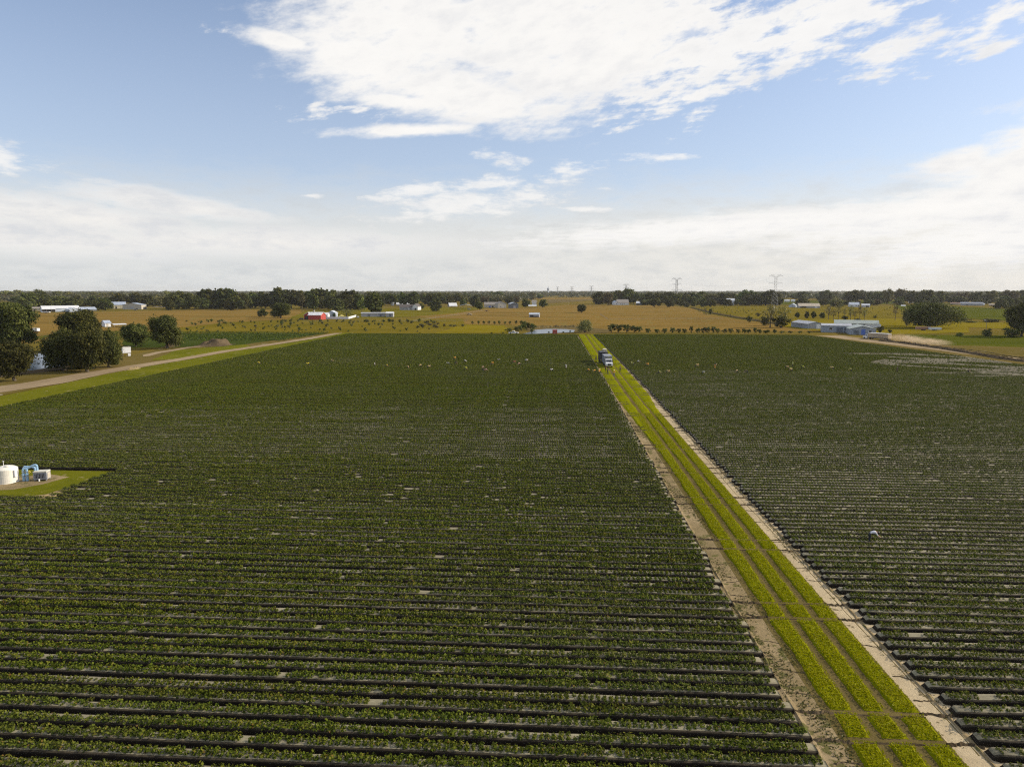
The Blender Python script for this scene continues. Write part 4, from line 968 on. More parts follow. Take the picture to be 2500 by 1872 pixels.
car('parked_car', 'blue grey wreck parked under the winged carport', G(1145, 756), R(60), 'paint_silver')
car('parked_car', 'brown old vehicle abandoned in the dry pasture corner', G(1146, 769), R(75), 'paint_tan', 'pickup', 5.4, 2)
def farm_trailer(label, px, b_, L, h, mat, rz=90, side='metal_grey'):
    o = empty('farm_trailer', (*G(px, b_), 0), R(rz)); tag(o, label, 'trailer')
    m_ = MB(); m_.bbox(-1.1, -L/2, .7, 1.1, L/2, .7+h, .05); m_.build('body', mat, o)
    m_ = MB(); m_.box(-.06, -L/2-1.4, .55, .06, -L/2, .68); m_.build('drawbar', 'paint_dark', o)
    m_ = MB(); m_.box(-1.15, -L/2, .6, 1.15, L/2, .7); m_.build('frame', 'paint_dark', o)
    for s in (-1, 1):
        for yy in (-.5, .5): wheel(o, s*1.0, yy)
farm_trailer('flat rusty trailer standing in the orange pasture in front of the beige farmhouse', 1188, 760, 4.4, .5, 'metal_rust')
farm_trailer('white tank on a dark trailer between the left oaks', 88, 811, 3.4, 1.6, 'paint_white')
farm_trailer('long low white trailer in front of the pale blue barn', 112, 764.5, 9, .7, 'paint_white')
farm_trailer('rusty brown trailer parked under the left side of the broad oak', 2254, 807, 8.4, 1.6, 'metal_rust', 85)
farm_trailer('pale grey trailer parked under the right side of the broad oak', 2281, 807.5, 7, 1.3, 'metal_pale', 85)
farm_trailer('small flat wagon left of the beige barn front', 331, 758, 3.4, .5, 'wood_grey')

def stake_truck(name, label, loc, rz, white=True):
    """nose towards -y; slatted produce body behind a cab"""
    o = empty(name, (*loc, 0), rz); tag(o, label, 'truck'); pm = 'paint_white' if white else 'paint_dark'
    b_ = MB(); b_.box(-.45, -1.4, .55, .45, 7.6, .85); b_.build('chassis', 'paint_dark', o)
    b_ = MB(); b_.prism([(-2.35,.55),(-2.4,1.2),(-2.3,1.42),(-1.15,1.62),(-1.1,1.66),(.9,1.66),(.9,.6),(-2.3,.5)], -1.05, 1.05, 'x'); b_.build('body', pm, o)
    b_ = MB(); b_.prism([(-1.15,1.6),(-.62,2.42),(-.45,2.5),(.75,2.5),(.9,2.4),(.9,1.6)], -1.0, 1.0, 'x'); c_ = b_.build('cabin', pm, o)
    b_ = MB(); b_.add([(-.88,-1.12,1.72),(.88,-1.12,1.72),(.82,-.68,2.38),(-.82,-.68,2.38)], [(0,1,2,3)]); b_.build('windscreen', 'window_glass', c_)
    for s in (-1, 1):
        b_ = MB(); b_.box(min(s*.985, s*1.015), -.75, 1.72, max(s*.985, s*1.015), .6, 2.28); b_.build('side_window', 'window_glass', c_)
        b_ = MB(); b_.box(min(s*1.05, s*1.32), -1.0, 1.7, max(s*1.05, s*1.32), -.92, 2.15); b_.build('mirror', 'paint_dark', c_)
        b_ = MB(); b_.box(s*.8-.17, -2.44, .98, s*.8+.17, -2.36, 1.22); b_.build('headlight', 'lamp_glass', o)
        wheel(o, s*.92, -1.35, .48, .3)
        for yy in (4.6, 5.8): wheel(o, s*.92, yy, .48, .5)
    b_ = MB(); b_.box(-.55, -2.43, .8, .55, -2.35, 1.3); b_.build('grille', 'opening_dark', o)
    b_ = MB(); b_.box(-1.1, -2.6, .5, 1.1, -2.4, .75); b_.build('bumper', 'chrome', o)
    # produce body
    x0, x1, y0, y1, z0, z1 = -1.25, 1.25, 1.15, 7.7, 1.0, 3.35
    b_ = MB(); b_.box(x0, y0, z0-.12, x1, y1, z0); b_.build('load_floor', 'paint_dark', o)
    b_ = MB(); b_.box(x0-.02, y0-.02, z1, x1+.02, y1+.02, z1+.08); b_.build('roof', 'crate_grey', o)
    b_ = MB()
    for i in range(9):
        xx = x0+.06+(x1-x0-.12)*i/8; b_.box(xx-.05, y0-.03, z0, xx+.05, y0+.02, z1)
    for i in range(4):
        zz = z0+.1+(z1-z0-.2)*i/3; b_.box(x0, y0-.02, zz-.05, x1, y0+.015, zz+.05)
    b_.build('front_slats', 'paint_silver', o)
    for s, xx in ((-1, x0), (1, x1)):
        b_ = MB()
        for i in range(16):
            yy = y0+.06+(y1-y0-.12)*i/15; b_.box(xx-.03, yy-.05, z0, xx+.03, yy+.05, z1)
        for i in range(5):
            zz = z0+.1+(z1-z0-.2)*i/4; b_.box(xx-.02, y0, zz-.06, xx+.02, y1, zz+.06)
        b_.build('side_slats', 'crate_grey', o)
    b_ = MB()
    for i in range(8):
        for j in range(2):
            for k in range(int(random.uniform(2, 5))):
                yy = y0+.15+i*.8; xx = x0+.12+j*1.15; b_.box(xx, yy, z0+.02+k*.36, xx+1.05, yy+.7, z0+.34+k*.36)
    b_.build('crates', 'crate_dark', o)['kind'] = 'stuff'
    return o
tx, ty = G(1487, 898)
stake_truck('produce_truck', 'white cab produce truck with a slatted grey body on the grass track', (tx, ty+2.4), R(2))
def tractor_wagon(label, loc, rz):
    o = empty('field_wagon', (*loc, 0), rz); tag(o, label, 'wagon')
    b_ = MB(); b_.box(-1.3, 0, .75, 1.3, 6.2, .95); b_.build('deck', 'paint_dark', o)
    b_ = MB()
    for i in range(7):
        for s in (-1, 1): b_.box(s*1.28-.04, .05+i*1.0, .9, s*1.28+.04, .15+i*1.0, 3.7)
    for zz in (1.2, 1.8, 2.4, 3.0, 3.6):
        for s in (-1, 1): b_.box(s*1.28-.02, 0, zz, s*1.28+.02, 6.2, zz+.12)
        b_.box(-1.28, -.02, zz, 1.28, .03, zz+.12)
    b_.build('slatted_sides', 'crate_dark', o)
    b_ = MB(); b_.box(-1.3, -.05, 3.72, 1.3, 6.2, 3.8); b_.build('roof', 'crate_dark', o)
    b_ = MB(); b_.bbox(-1.05, .4, .96, 1.05, 5.8, 3.3, .04); b_.build('stacked_crates', 'crate_dark', o)
    b_ = MB(); b_.bbox(0.05, 2.6, 3.81, 1.25, 5.6, 4.6, .04); b_.build('stacked_boxes', 'crate_beige', o)
    for s in (-1, 1):
        for yy in (1.2, 4.8): wheel(o, s*1.05, yy, .48, .35)
tractor_wagon('dark slatted wagon with beige boxes on top standing behind the white truck', (tx-.75, ty+12.2), R(2))
# hauling truck raising dust on the right-hand road
x0, y0 = G(2117, 827); x1, y1 = G(2172, 831); ang = math.atan2(y1-y0, x1-x0)-math.pi/2
o = empty('dump_truck', (x0, y0, 0), ang); tag(o, 'dusty tan hauling truck with a small white cab driving on the right-hand road', 'truck')
L = math.dist((x0, y0), (x1, y1))
b_ = MB(); b_.prism([(-1.6,.5),(-1.6,1.3),(-.6,1.5),(-.2,2.3),(.9,2.35),(.9,.5)], -1.1, 1.1, 'x'); b_.build('cabin', 'paint_white', o)
b_ = MB(); b_.box(-1.14, -.15, 1.5, -1.08, .6, 2.1); b_.box(1.08, -.15, 1.5, 1.14, .6, 2.1); b_.build('side_window', 'window_glass', o)
b_ = MB(); b_.prism([(-1.1,.9),(1.1,.9),(1.3,3.1),(-1.3,3.1)], 1.2, L, 'y'); b_.build('load_body', 'paint_tan', o)
b_ = MB(); b_.box(-1.35, 1.15, 3.1, 1.35, L+.05, 3.22); b_.build('top_rail', 'wall_white', o)
b_ = MB(); b_.box(-.5, 0, .5, .5, L, .85); b_.build('chassis', 'paint_dark', o)
for s in (-1, 1):
    for yy in (-.8, 2.4, L-1.8, L-.7): wheel(o, s*.95, yy, .5, .4)
# the dust it raises
def dust():
    m = bpy.data.materials.new('dust_air'); m.use_nodes = True; nt = m.node_tree; nt.nodes.clear(); MATS['dust_air'] = m
    out = nt.nodes.new('ShaderNodeOutputMaterial'); pv = nt.nodes.new('ShaderNodeVolumePrincipled'); pv.inputs['Color'].default_value = (.85,.68,.5,1); pv.inputs['Anisotropy'].default_value = .1
    tc = N(nt, 'ShaderNodeTexCoord').outputs['Object']; ln = N(nt, 'ShaderNodeVectorMath', operation='LENGTH'); nt.links.new(tc, ln.inputs[0])
    n_ = noise(nt, mapping(nt, tc, (5, 2, 2)), 1.0, 4); fall = smooth(nt, ln.outputs['Value'], 1.0, .25)
    nt.links.new(mth(nt, 'MULTIPLY', mth(nt, 'MULTIPLY', fall, smooth(nt, n_, .3, .7)), .3), pv.inputs['Density']); nt.links.new(pv.outputs[0], out.inputs['Volume'])
    for (xa, ya), (xb, yb), h, w in ((G(2136, 829), G(2185, 832), 3.4, 5.), (G(2165, 832), G(2255, 838), 4.2, 8.), (G(2200, 836), G(2330, 848), 3.6, 9.)):
        k = MB(); n = 20; prof = [(math.sin(math.pi*i/10), -math.cos(math.pi*i/10)) for i in range(11)]; prof[0] = (.02, -1); prof[-1] = (.02, 1); k.lathe(prof, n)
        d = k.build('dust_cloud', 'dust_air'); d.location = ((xa+xb)/2, (ya+yb)/2, h*.42); d.scale = (math.dist((xa, ya), (xb, yb))*.56, w*.5, h*.62)
        d.rotation_euler = (0, 0, math.atan2(yb-ya, xb-xa)); tag(d, 'tan dust hanging over the right-hand road behind the hauling truck', 'dust', kind='stuff')
dust()

# ------------------------------------------------------------------ earth heaps and banks
def heap(name, label, pts, h, mat, cat='soil heap', kind=None, seed=0, w0=None):
    W3 = [G(*p) for p in pts]; xs = [p[0] for p in W3]; ys = [p[1] for p in W3]
    cx, cy = sum(xs)/len(xs), sum(ys)/len(ys); rx, ry = (max(xs)-min(xs))/2, max(3., (max(ys)-min(ys))/2); n = 26; V = []
    rr_ = random.Random(seed)
    bumps = [(rr_.uniform(-.7, .7), rr_.uniform(-.5, .5), rr_.uniform(.12, .3), rr_.uniform(.4, 1)) for _ in range(26)]
    for i in range(n+1):
        for j in range(n+1):
            u, v = -1+2*i/n, -1+2*j/n; r = math.hypot(u, v)
            e = min(1, max(0, 1-r)*2.2)**.8; z = e*.5+sum(a*.45*math.exp(-((u-bx)**2+(v-by)**2)/bw**2) for bx, by, bw, a in bumps)*min(1, e*2.2)
            V.append((u*rx, v*ry, z*h*.8+(rr_.uniform(-.06, .06) if e > .1 else 0)))
    Fc = [(i*(n+1)+j, (i+1)*(n+1)+j, (i+1)*(n+1)+j+1, i*(n+1)+j+1) for i in range(n) for j in range(n)]
    me = bpy.data.meshes.new(name); me.from_pydata(V, [], Fc); me.materials.append(MATS[mat]); o = bpy.data.objects.new(name, me); link(o); o.location = (cx, cy, .1)
    tag(o, label, cat, kind=kind)
heap('soil_heap', 'big dark heap of soil and roots beside the second green field', [(480,846),(572,843.5),(520,840)], 1.7, 'bank_earth')
heap('soil_heap', 'small sandy mound at the corner of the pump clearing', [(112,1219),(150,1216),(130,1205)], .25, 'strip_sand_left', seed=3)
heap('sand_heap', 'low pale sand heap beside the left dirt road', [(320,904),(335,902),(326,900)], .5, 'strip_sand_left', seed=5)
heap('brush_heap', 'brown heap of cut brush at the foot of the lone broad oak', [(410,848),(428,846),(418,844)], 1.5, 'bank_earth', seed=8)
def ridge_line(name, pts, w, h, mat, step=1.2):
    W3 = [Vector((*G(*p), 0)) for p in pts]; V = []; Fc = []
    for a, b2 in zip(W3[:-1], W3[1:]):
        n = max(1, int((b2-a).length/step)); d = (b2-a)/n; nn = Vector((-d.y, d.x, 0)).normalized()
        for i in range(n):
            p = a+d*i; hh = h*random.uniform(.45, 1.2); ww = w*random.uniform(.8, 1.2)
            V += [tuple(p-nn*ww), tuple(p-nn*ww*.35+Vector((0, 0, hh*.9))), tuple(p+nn*ww*.3+Vector((0, 0, hh))), tuple(p+nn*ww)]
    V = [(x, y, z+.12) for x, y, z in V]; n = len(V)//4
    for i in range(n-1):
        for j in range(3): Fc.append((i*4+j, i*4+4+j, i*4+5+j, i*4+1+j))
    me = bpy.data.meshes.new(name); me.from_pydata(V, [], Fc); me.materials.append(MATS[mat]); o = bpy.data.objects.new(name, me); link(o); o['kind'] = 'structure'
ridge_line('soil_bank', [(2150,833),(2200,838),(2300,852),(2380,865),(2440,876),(2560,892)], 1.7, .9, 'bank_earth', .7)
ridge_line('soil_bank', [(2330,850),(2400,859),(2460,869),(2560,884)], .6, .25, 'scrub_floor')
ridge_line('soil_bank', [(1290,801),(1340,799.5),(1410,799)], 2.2, 1.4, 'scrub_floor')
ridge_line('soil_bank', [(1690,752),(1745,766),(1800,776),(1900,792)], 2.5, 1.2, 'scrub_floor')
ridge_line('ditch_bank', [(840,822),(900,817.5),(1400,817.2)], .35, .25, 'bank_earth', 3)

# ------------------------------------------------------------------ fences, poles, pylons
def wire_fence(label, pts, h=1.3, step=9):
    W3 = [Vector((*G(*p), 0)) for p in pts]; o = empty('wire_fence', W3[0]); tag(o, label, 'fence'); wb = MB(); posts = []
    for a, b2 in zip(W3[:-1], W3[1:]):
        n = max(1, int((b2-a).length/step))
        for i in range(n+1): posts.append(a+(b2-a)*i/n-W3[0])
        for z in (.4, .8, 1.2): wb.tube(a-W3[0]+Vector((0,0,z)), b2-W3[0]+Vector((0,0,z)), .02, n=4)
    wb.build('wire', 'steel_lattice', o)
    for p in posts[:100]:
        m_ = MB(); m_.tube(p, p+Vector((0, 0, h)), .09, .08, 6); m_.build('post', 'wood_grey', o)
wire_fence('wire fence with wooden posts crossing the dry pasture right of the lone tree', [(1466,769),(1485,781),(1760,779)])
wire_fence('wire fence with wooden posts in front of the pasture left of centre', [(740,786),(1140,785)])
wire_fence('wire fence with wooden posts from the pasture corner to the centre', [(1010,785),(1178,760)])
def lattice_pylon(label, px, top, D, hh, spread=1., arms=3):
    x, y = AT(px, D); Ht = hh; o = empty('transmission_tower', (x, y, 0), R(-18)); tag(o, label, 'pylon', 'pylons of the power line')
    b_ = MB(); q = lambda z: max(1.5, 5.2*(1-z/(Ht*.8)))*.9 if z < Ht*.62 else 1.5
    t = .085*min(D, 1500)/900
    zs = [0, Ht*.13, Ht*.25, Ht*.36, Ht*.46, Ht*.55, Ht*.63, Ht*.71, Ht*.79, Ht*.87, Ht*.93]
    for za, zb in zip(zs[:-1], zs[1:]):
        a, c = q(za), q(zb)
        for i in range(4):
            s1 = [(-1,-1),(1,-1),(1,1),(-1,1)][i]; s2 = [(-1,-1),(1,-1),(1,1),(-1,1)][(i+1) % 4]
            A = (s1[0]*a, s1[1]*a, za); B = (s2[0]*a, s2[1]*a, za); C = (s1[0]*c, s1[1]*c, zb); Dd = (s2[0]*c, s2[1]*c, zb)
            b_.tube(A, C, t*1.3, n=4); b_.tube(A, Dd, t*.8, n=4); b_.tube(B, C, t*.8, n=4); b_.tube(C, Dd, t*.8, n=4)
    b_.build('tower_body', 'steel_lattice', o)
    for z, ln_ in ((Ht*.93, 8.5), (Ht*.73, 8.), (Ht*.52, 8.8)):
        m_ = MB()
        for s in (-1, 1):
            for yy in (-1.2, 1.2):
                m_.tube((s*1.2, yy, z), (s*ln_, 0, z+1.2), t, n=4); m_.tube((s*1.2, yy, z+2.2), (s*ln_, 0, z+1.2), t*.8, n=4)
            m_.tube((s*1.2, -1.2, z+1.1), (s*ln_*.6, 0, z+1.2), t*.7, n=4)
        m_.build('crossarm', 'steel_lattice', o)
        for s in (-1, 1):
            m_ = MB(); m_.tube((s*ln_, 0, z+1.2), (s*ln_, 0, z-2.8), t*.8, n=5); m_.build('insulator', 'steel_lattice', o)
    m_ = MB()
    for s in (-1, 1): m_.tube((0, 0, Ht*.97), (s*6.5, 0, Ht), t, n=4); m_.tube((s*1.2, 0, Ht*.93), (s*6.5, 0, Ht), t*.8, n=4)
    m_.build('peak', 'steel_lattice', o)
    return (x, y, Ht)
pyl = []
for px, top, D, hh, lb in ((1887,671,900,44.5,'largest lattice pylon standing above the right treeline'),(1648,679,1180,45.5,'second largest lattice pylon between centre and right'),
        (1526,694,1850,41,'lattice pylon peeking over the tall oak behind the white house'),(1442,698,2500,41,'small distant lattice pylon just left of the right treeline'),
        (1395,700,3000,41,'tiny lattice pylon in the gap, second from the left'),(1360,700.5,3300,41.5,'tiny lattice pylon in the gap, farthest left of the line')):
    pyl.append(lattice_pylon(lb, px, top, D, hh))
m_ = MB()
for (xa, ya, ha), (xb, yb, hb) in zip(pyl[:-1], pyl[1:]):
    for off in (-8, 8):
        for fz in (.46, .67, .87):
            P0 = Vector((xa+off, ya, ha*fz)); P1 = Vector((xb+off, yb, hb*fz)); n = 12; pts = []
            for i in range(n+1):
                t = i/n; p = P0.lerp(P1, t); p.z -= 4*t*(1-t)*9; pts.append(p)
            m_.path(pts, .03, 4)
tag(m_.build('power_cable', 'steel_lattice'), 'thin power cables hanging between the lattice pylons', 'cable')
o = empty('water_tower', (*AT(1337.5, 3000), 0)); tag(o, 'slim pale blue grey tower on the horizon in the centre gap', 'tower')
b_ = MB(); b_.lathe([(4.2,0),(3.6,14),(3.2,24),(4.6,27),(4.8,32),(3.8,35)], 16); b_.build('shaft', 'wall_blue', o)
b_ = MB(); b_.tube((0,0,35),(0,0,43),.9,.4,6); b_.build('mast', 'steel_lattice', o)
for px, b2, tp, lb in ((2120,736,714,'first from the left'),(2164,736,714,'second from the left'),(2243,737,714,'third from the left'),(2307,738,714,'farthest right')):
    x, y = G(px, b2); s = MPP(b2); o = empty('utility_pole', (x, y, 0)); tag(o, 'pale utility pole before the right-hand forest, '+lb, 'utility pole', 'utility poles before the forest')
    b_ = MB(); b_.tube((0,0,0), (0,0,(b2-tp)*s), .34, .22, 8); b_.build('pole', 'wall_beige', o); b_ = MB(); b_.box(-1.4, -.1, (b2-tp)*s-1.2, 1.4, .1, (b2-tp)*s-.95); b_.build('crossarm', 'wood_grey', o)
x, y = G(2406, 820); o = empty('yard_lamp', (x, y, 0), R(160)); tag(o, 'lamp pole rising out of the leafy bush at right', 'street lamp'); s = MPP(820)
b_ = MB(); b_.tube((0,0,0),(0,0,37*s),.13,.09,8); b_.build('pole', 'wood_grey', o); b_ = MB(); b_.tube((0,0,37*s-.1),(.9,0,37*s+.2),.07,n=6); b_.lathe([(.1,0),(.42,.05),(.3,.35),(.1,.45)], 12, (1,0,37*s)); b_.build('lamp_head', 'wall_grey', o)

# ------------------------------------------------------------------ pump clearing
sheet('pump_clearing', [(-112,72.6),(-58.9,72.9),(-58.2,79),(-57.6,85.6),(-112,86.2)], 'verge_grass', .034, px=False, jit=.002)
sheet('worn_ground', [(-70,75.8),(-65.5,76.6),(-63.6,79),(-62.6,82.5),(-66,83.6),(-70,82),(-80,79)], 'strip_sand_left', .040, px=False, jit=.01)
sheet('sand_edge', [(-63.4,72.7),(-58.6,72.9),(-57.9,78),(-57.4,85.8),(-58.3,85.6),(-59,80),(-60,75),(-62,74),(-64,73.6)], 'strip_sand_left', .046, px=False, jit=.02)
cx, cy = G(18, 1183); cx *= 1.014; cy *= 1.014
o = empty('water_tank', (cx, cy, 0)); tag(o, 'cream coloured round water tank at the left edge of the photo', 'water tank')
b_ = MB(); b_.lathe([(1.27,0),(1.29,.05),(1.27,.1),(1.27,.9),(1.285,.93),(1.27,.96),(1.27,1.72),(1.24,1.8)], 40); b_.build('tank_wall', 'tank_cream', o, smooth=False)
b_ = MB(); b_.lathe([(1.26,1.79),(.95,1.98),(.4,2.14),(.12,2.17)], 40); r_ = b_.build('tank_roof', 'tank_cream', o); b_ = MB(); b_.lathe([(.25,2.1),(.25,2.22),(.2,2.25)], 16, (.42,-.25,-.02)); b_.build('hatch', 'tank_cream', r_)
b_ = MB(); b_.tube((-.25,0,2.1),(-.25,0,2.75),.03,n=8); b_.tube((-.35,0,2.72),(-.15,0,2.72),.04,n=6); b_.build('vent_pipe', 'pvc_white', o)
b_ = MB(); b_.bbox(1.24,-.35,.75,1.42,.1,1.65,.02); b_.build('control_box', 'wall_white', o)
px0, py0 = G(60, 1174)
o = empty('pump_manifold', (px0, py0, 0), R(14)); tag(o, 'pale blue pump pipes with two upright filter cylinders beside the tank', 'pump pipes')
for dx in (-.05, .36):
    b_ = MB(); b_.lathe([(.17,0),(.17,.75),(.2,.78),(.2,.9),(.13,.95),(.13,1.55)], 16, (dx,0,0)); b_.build('filter', 'pipe_blue', o)
b_ = MB(); b_.path([(-.1,0,1.55),(.5,.1,1.65),(1.05,.2,1.95),(1.35,.25,1.98),(1.45,.25,1.85),(1.45,.25,.6)], .13, 12); b_.build('delivery_pipe', 'pipe_blue', o)
b_ = MB(); b_.path([(-.6,1.4,1.35),(-.55,1.4,1.55),(.3,1.3,1.5),(.75,1.2,1.4),(.75,1.2,0)], .12, 12); b_.build('suction_pipe', 'pipe_blue', o)
for zx in (-.05, .36):
    b_ = MB(); b_.lathe([(.2,0),(.22,.03),(.2,.06)], 14, (zx,0,.62)); b_.lathe([(.18,0),(.21,.02),(.18,.05)], 14, (zx,0,1.2)); b_.build('flange', 'steel_lattice', o)
b_ = MB(); b_.tube((-.32,-.05,.85),(-.22,-.05,.85),.03,n=8); b_.lathe([(.09,0),(.11,.01),(.09,.03)], 12, (-.33,-.05,.84)); b_.build('valve', 'paint_red', o)
b_ = MB(); b_.path([(1.0,.9,.05),(.4,.2,.05),(-.5,-.3,.05),(-.9,-1.2,.05)], .035, 6); b_.build('cable', 'paint_dark', o)
b_ = MB(); b_.path([(.62,-.1,0),(.62,-.05,1.35),(.8,0,1.1)], .04, 8); b_.build('hose', 'hose_yellow', o)
px0, py0 = G(103, 1172)
o = empty('pump_engine', (px0, py0, 0), face_angle(103, 1172)+R(-26)); tag(o, 'grey pump engine housing with a cream lid on short legs', 'pump engine')
b_ = MB(); b_.bbox(-.8,-.45,.2,.8,.55,1.1,.03); b_.build('housing', 'casing_grey', o)
b_ = MB(); b_.bbox(-.82,-.48,1.1,.82,.58,1.26,.04); b_.build('lid', 'casing_cream', o)
b_ = MB()
for i in range(7): b_.box(-.6+i*.17,-.47,.35,-.52+i*.17,-.44,.95)
b_.build('grille', 'opening_dark', o)
b_ = MB(); b_.box(.79,-.3,.3,.83,.42,1.0); b_.build('side_panel', 'wall_beige', o)
for xx in (-.7,.62):
    for yy in (-.4,.42): b_ = MB(); b_.box(xx,yy,0,xx+.1,yy+.1,.21); b_.build('leg', 'casing_grey', o)
b_ = MB(); b_.tube((-.05,-.62,0),(-.05,-.62,.34),.09,n=10); b_.build('outlet_pipe', 'pvc_white', o)

# ------------------------------------------------------------------ people
def person_data(nm, pose):
    """one continuous skinned body facing +x; returns mesh data with slots shirt, trousers, skin"""
    bend = pose in ('bent', 'bentlow'); S = .0
    J = {}; E = []; Rr = {}; Tg = {}
    def j(n, p, r, par=None, tg='shirt'):
        J[n] = p; Rr[n] = r; Tg[n] = tg
        if par: E.append((par, n))
    if pose == 'stand':
        hip, ch, nk, hd = (0,0,.93), (.02,0,1.25), (.02,0,1.47), (.04,0,1.60); sh = (.01,.19,1.40); el = (.03,.25,1.13); wr = (.12,.24,.90)
    elif pose == 'carry':
        hip, ch, nk, hd = (0,0,.93), (.03,0,1.25), (.05,0,1.46), (.08,0,1.59); sh = (.03,.19,1.40); el = (.05,.33,1.18); wr = (.30,.26,1.14)
    elif pose == 'bent':
        hip, ch, nk, hd = (0,0,.90), (.30,0,1.02), (.52,0,1.03), (.65,0,.98); sh = (.45,.17,1.0); el = (.58,.20,.76); wr = (.80,.12,.64)
    else:
        hip, ch, nk, hd = (0,0,.78), (.33,0,.80), (.53,0,.72), (.64,0,.63); sh = (.47,.17,.70); el = (.52,.20,.47); wr = (.62,.12,.30)
    j('hip', hip, .145, None, 'trousers'); mid = tuple((a+b2)/2 for a, b2 in zip(hip, ch)); j('waist', mid, .125, 'hip'); j('chest', ch, .155, 'waist'); j('neck', nk, .055, 'chest', 'skin')
    dirv = Vector(hd)-Vector(nk); dirv.normalize(); j('head', hd, .088, 'neck', 'skin'); top = Vector(hd)+dirv*.10; j('crown', tuple(top), .075, 'head', 'skin')
    fw = Vector((1,0,-.15)) if not bend else Vector((.45,0,-1)); fw.normalize(); j('nose', tuple(Vector(hd)+fw*.10), .016, 'head', 'skin')
    j('chin', tuple(Vector(hd)+fw*.06-dirv*.07), .04, 'head', 'skin')
    for s, t_ in ((1,'l'),(-1,'r')):
        j('ear'+t_, (hd[0]-.01, s*.088, hd[2]), .016, 'head', 'skin')
        st = .16 if pose == 'carry' else .05
        kn = {'stand': (.03+s*st*.3, s*.10, .50), 'carry': (.10*s+.02, s*.10, .50), 'bent': (.05, s*.12, .50)}.get(pose, (.10, s*.14, .45))
        an = {'stand': (-.02+s*st, s*.10, .09), 'carry': (.2*s-.02, s*.09, .09), 'bent': (-.04+.04*s, s*.14, .09)}.get(pose, (-.02, s*.15, .09))
        j('thigh'+t_, (hip[0]+.01, s*.095, hip[2]-.10), .098, 'hip', 'trousers'); j('knee'+t_, kn, .063, 'thigh'+t_, 'trousers'); j('ankle'+t_, an, .042, 'knee'+t_, 'trousers')
        j('toe'+t_, (an[0]+.15, an[1], .035), .035, 'ankle'+t_, 'trousers')
        j('shoulder'+t_, (sh[0], s*sh[1], sh[2]), .062, 'chest'); j('elbow'+t_, (el[0], s*el[1], el[2]), .043, 'shoulder'+t_, 'shirt'); j('wrist'+t_, (wr[0], s*wr[1], wr[2]), .029, 'elbow'+t_, 'skin')
        dn = (Vector(wr)-Vector(el)).normalized(); side = Vector((0,1,0)); out = dn.cross(side).normalized(); W0 = Vector((wr[0], s*wr[1], wr[2])); dn = Vector((dn.x, dn.y*s, dn.z))
        palm = W0+dn*.07; j('palm'+t_, tuple(palm), .030, 'wrist'+t_, 'skin')
        for k, ln_ in enumerate((.070,.080,.075,.058)):
            o_ = side*((k-1.5)*.021); p1 = palm+dn*.03+o_; p2 = p1+dn*ln_*.5+out*-.01; p3 = p2+dn*ln_*.45+out*-.02
            j('f%d%s1' % (k, t_), tuple(p1), .0095, 'palm'+t_, 'skin'); j('f%d%s2' % (k, t_), tuple(p2), .009, 'f%d%s1' % (k, t_), 'skin'); j('f%d%s3' % (k, t_), tuple(p3), .008, 'f%d%s2' % (k, t_), 'skin')
        p1 = W0+dn*.04-side*s*.04; p2 = p1+dn*.04-side*s*.015; j('t'+t_+'1', tuple(p1), .011, 'palm'+t_, 'skin'); j('t'+t_+'2', tuple(p2), .009, 't'+t_+'1', 'skin')
    names = list(J); ix = {n: i for i, n in enumerate(names)}
    me = bpy.data.meshes.new('skel'); me.from_pydata([J[n] for n in names], [(ix[a], ix[b2]) for a, b2 in E], [])
    ob = bpy.data.objects.new('skel', me); COL.objects.link(ob); ob.modifiers.new('s', 'SKIN'); 
    sv = me.skin_vertices[0].data
    for n in names: sv[ix[n]].radius = (Rr[n], Rr[n]); sv[ix[n]].use_root = (n == 'hip')
    for n in ('hip', 'waist', 'chest'): sv[ix[n]].radius = (Rr[n], Rr[n]*.72) if not bend else (Rr[n]*.8, Rr[n])
    su = ob.modifiers.new('u', 'SUBSURF'); su.levels = 1; su.render_levels = 1
    dg = bpy.context.evaluated_depsgraph_get(); nm_ = bpy.data.meshes.new_from_object(ob.evaluated_get(dg)); bpy.data.objects.remove(ob)
    P = np.array([J[n] for n in names]); tg = [Tg[n] for n in names]; A = np.array([J[a] for a, b2 in E]); B = np.array([J[b2] for a, b2 in E]); te = [Tg[b2] for a, b2 in E]
    nm_.materials.clear()
    for m in ('shirt_white', 'trousers_dark', 'skin_tan'): nm_.materials.append(MATS[m])
    code = {'shirt': 0, 'trousers': 1, 'skin': 2}
    for p in nm_.polygons:
        c = np.array(p.center); ab = B-A; t = np.clip(((c-A)*ab).sum(1)/np.maximum((ab*ab).sum(1), 1e-9), 0, 1); d = np.linalg.norm(A+ab*t[:, None]-c, axis=1); k = int(np.argmin(d))
        tgt = te[k]
        if tgt == 'skin' and E[k][0] == 'chest' and t[k] < .6: tgt = 'shirt'
        if E[k][1].startswith('elbow') : tgt = 'shirt'
        if E[k] == ('hip', 'waist'): tgt = 'trousers' if t[k] < .35 else 'shirt'
        p.material_index = code[tgt]; p.use_smooth = True
    nm_.name = nm
    return nm_, hd, dirv
POSES = {p: person_data('person', p) for p in ('stand', 'carry', 'bent', 'low')}
HAT = {}
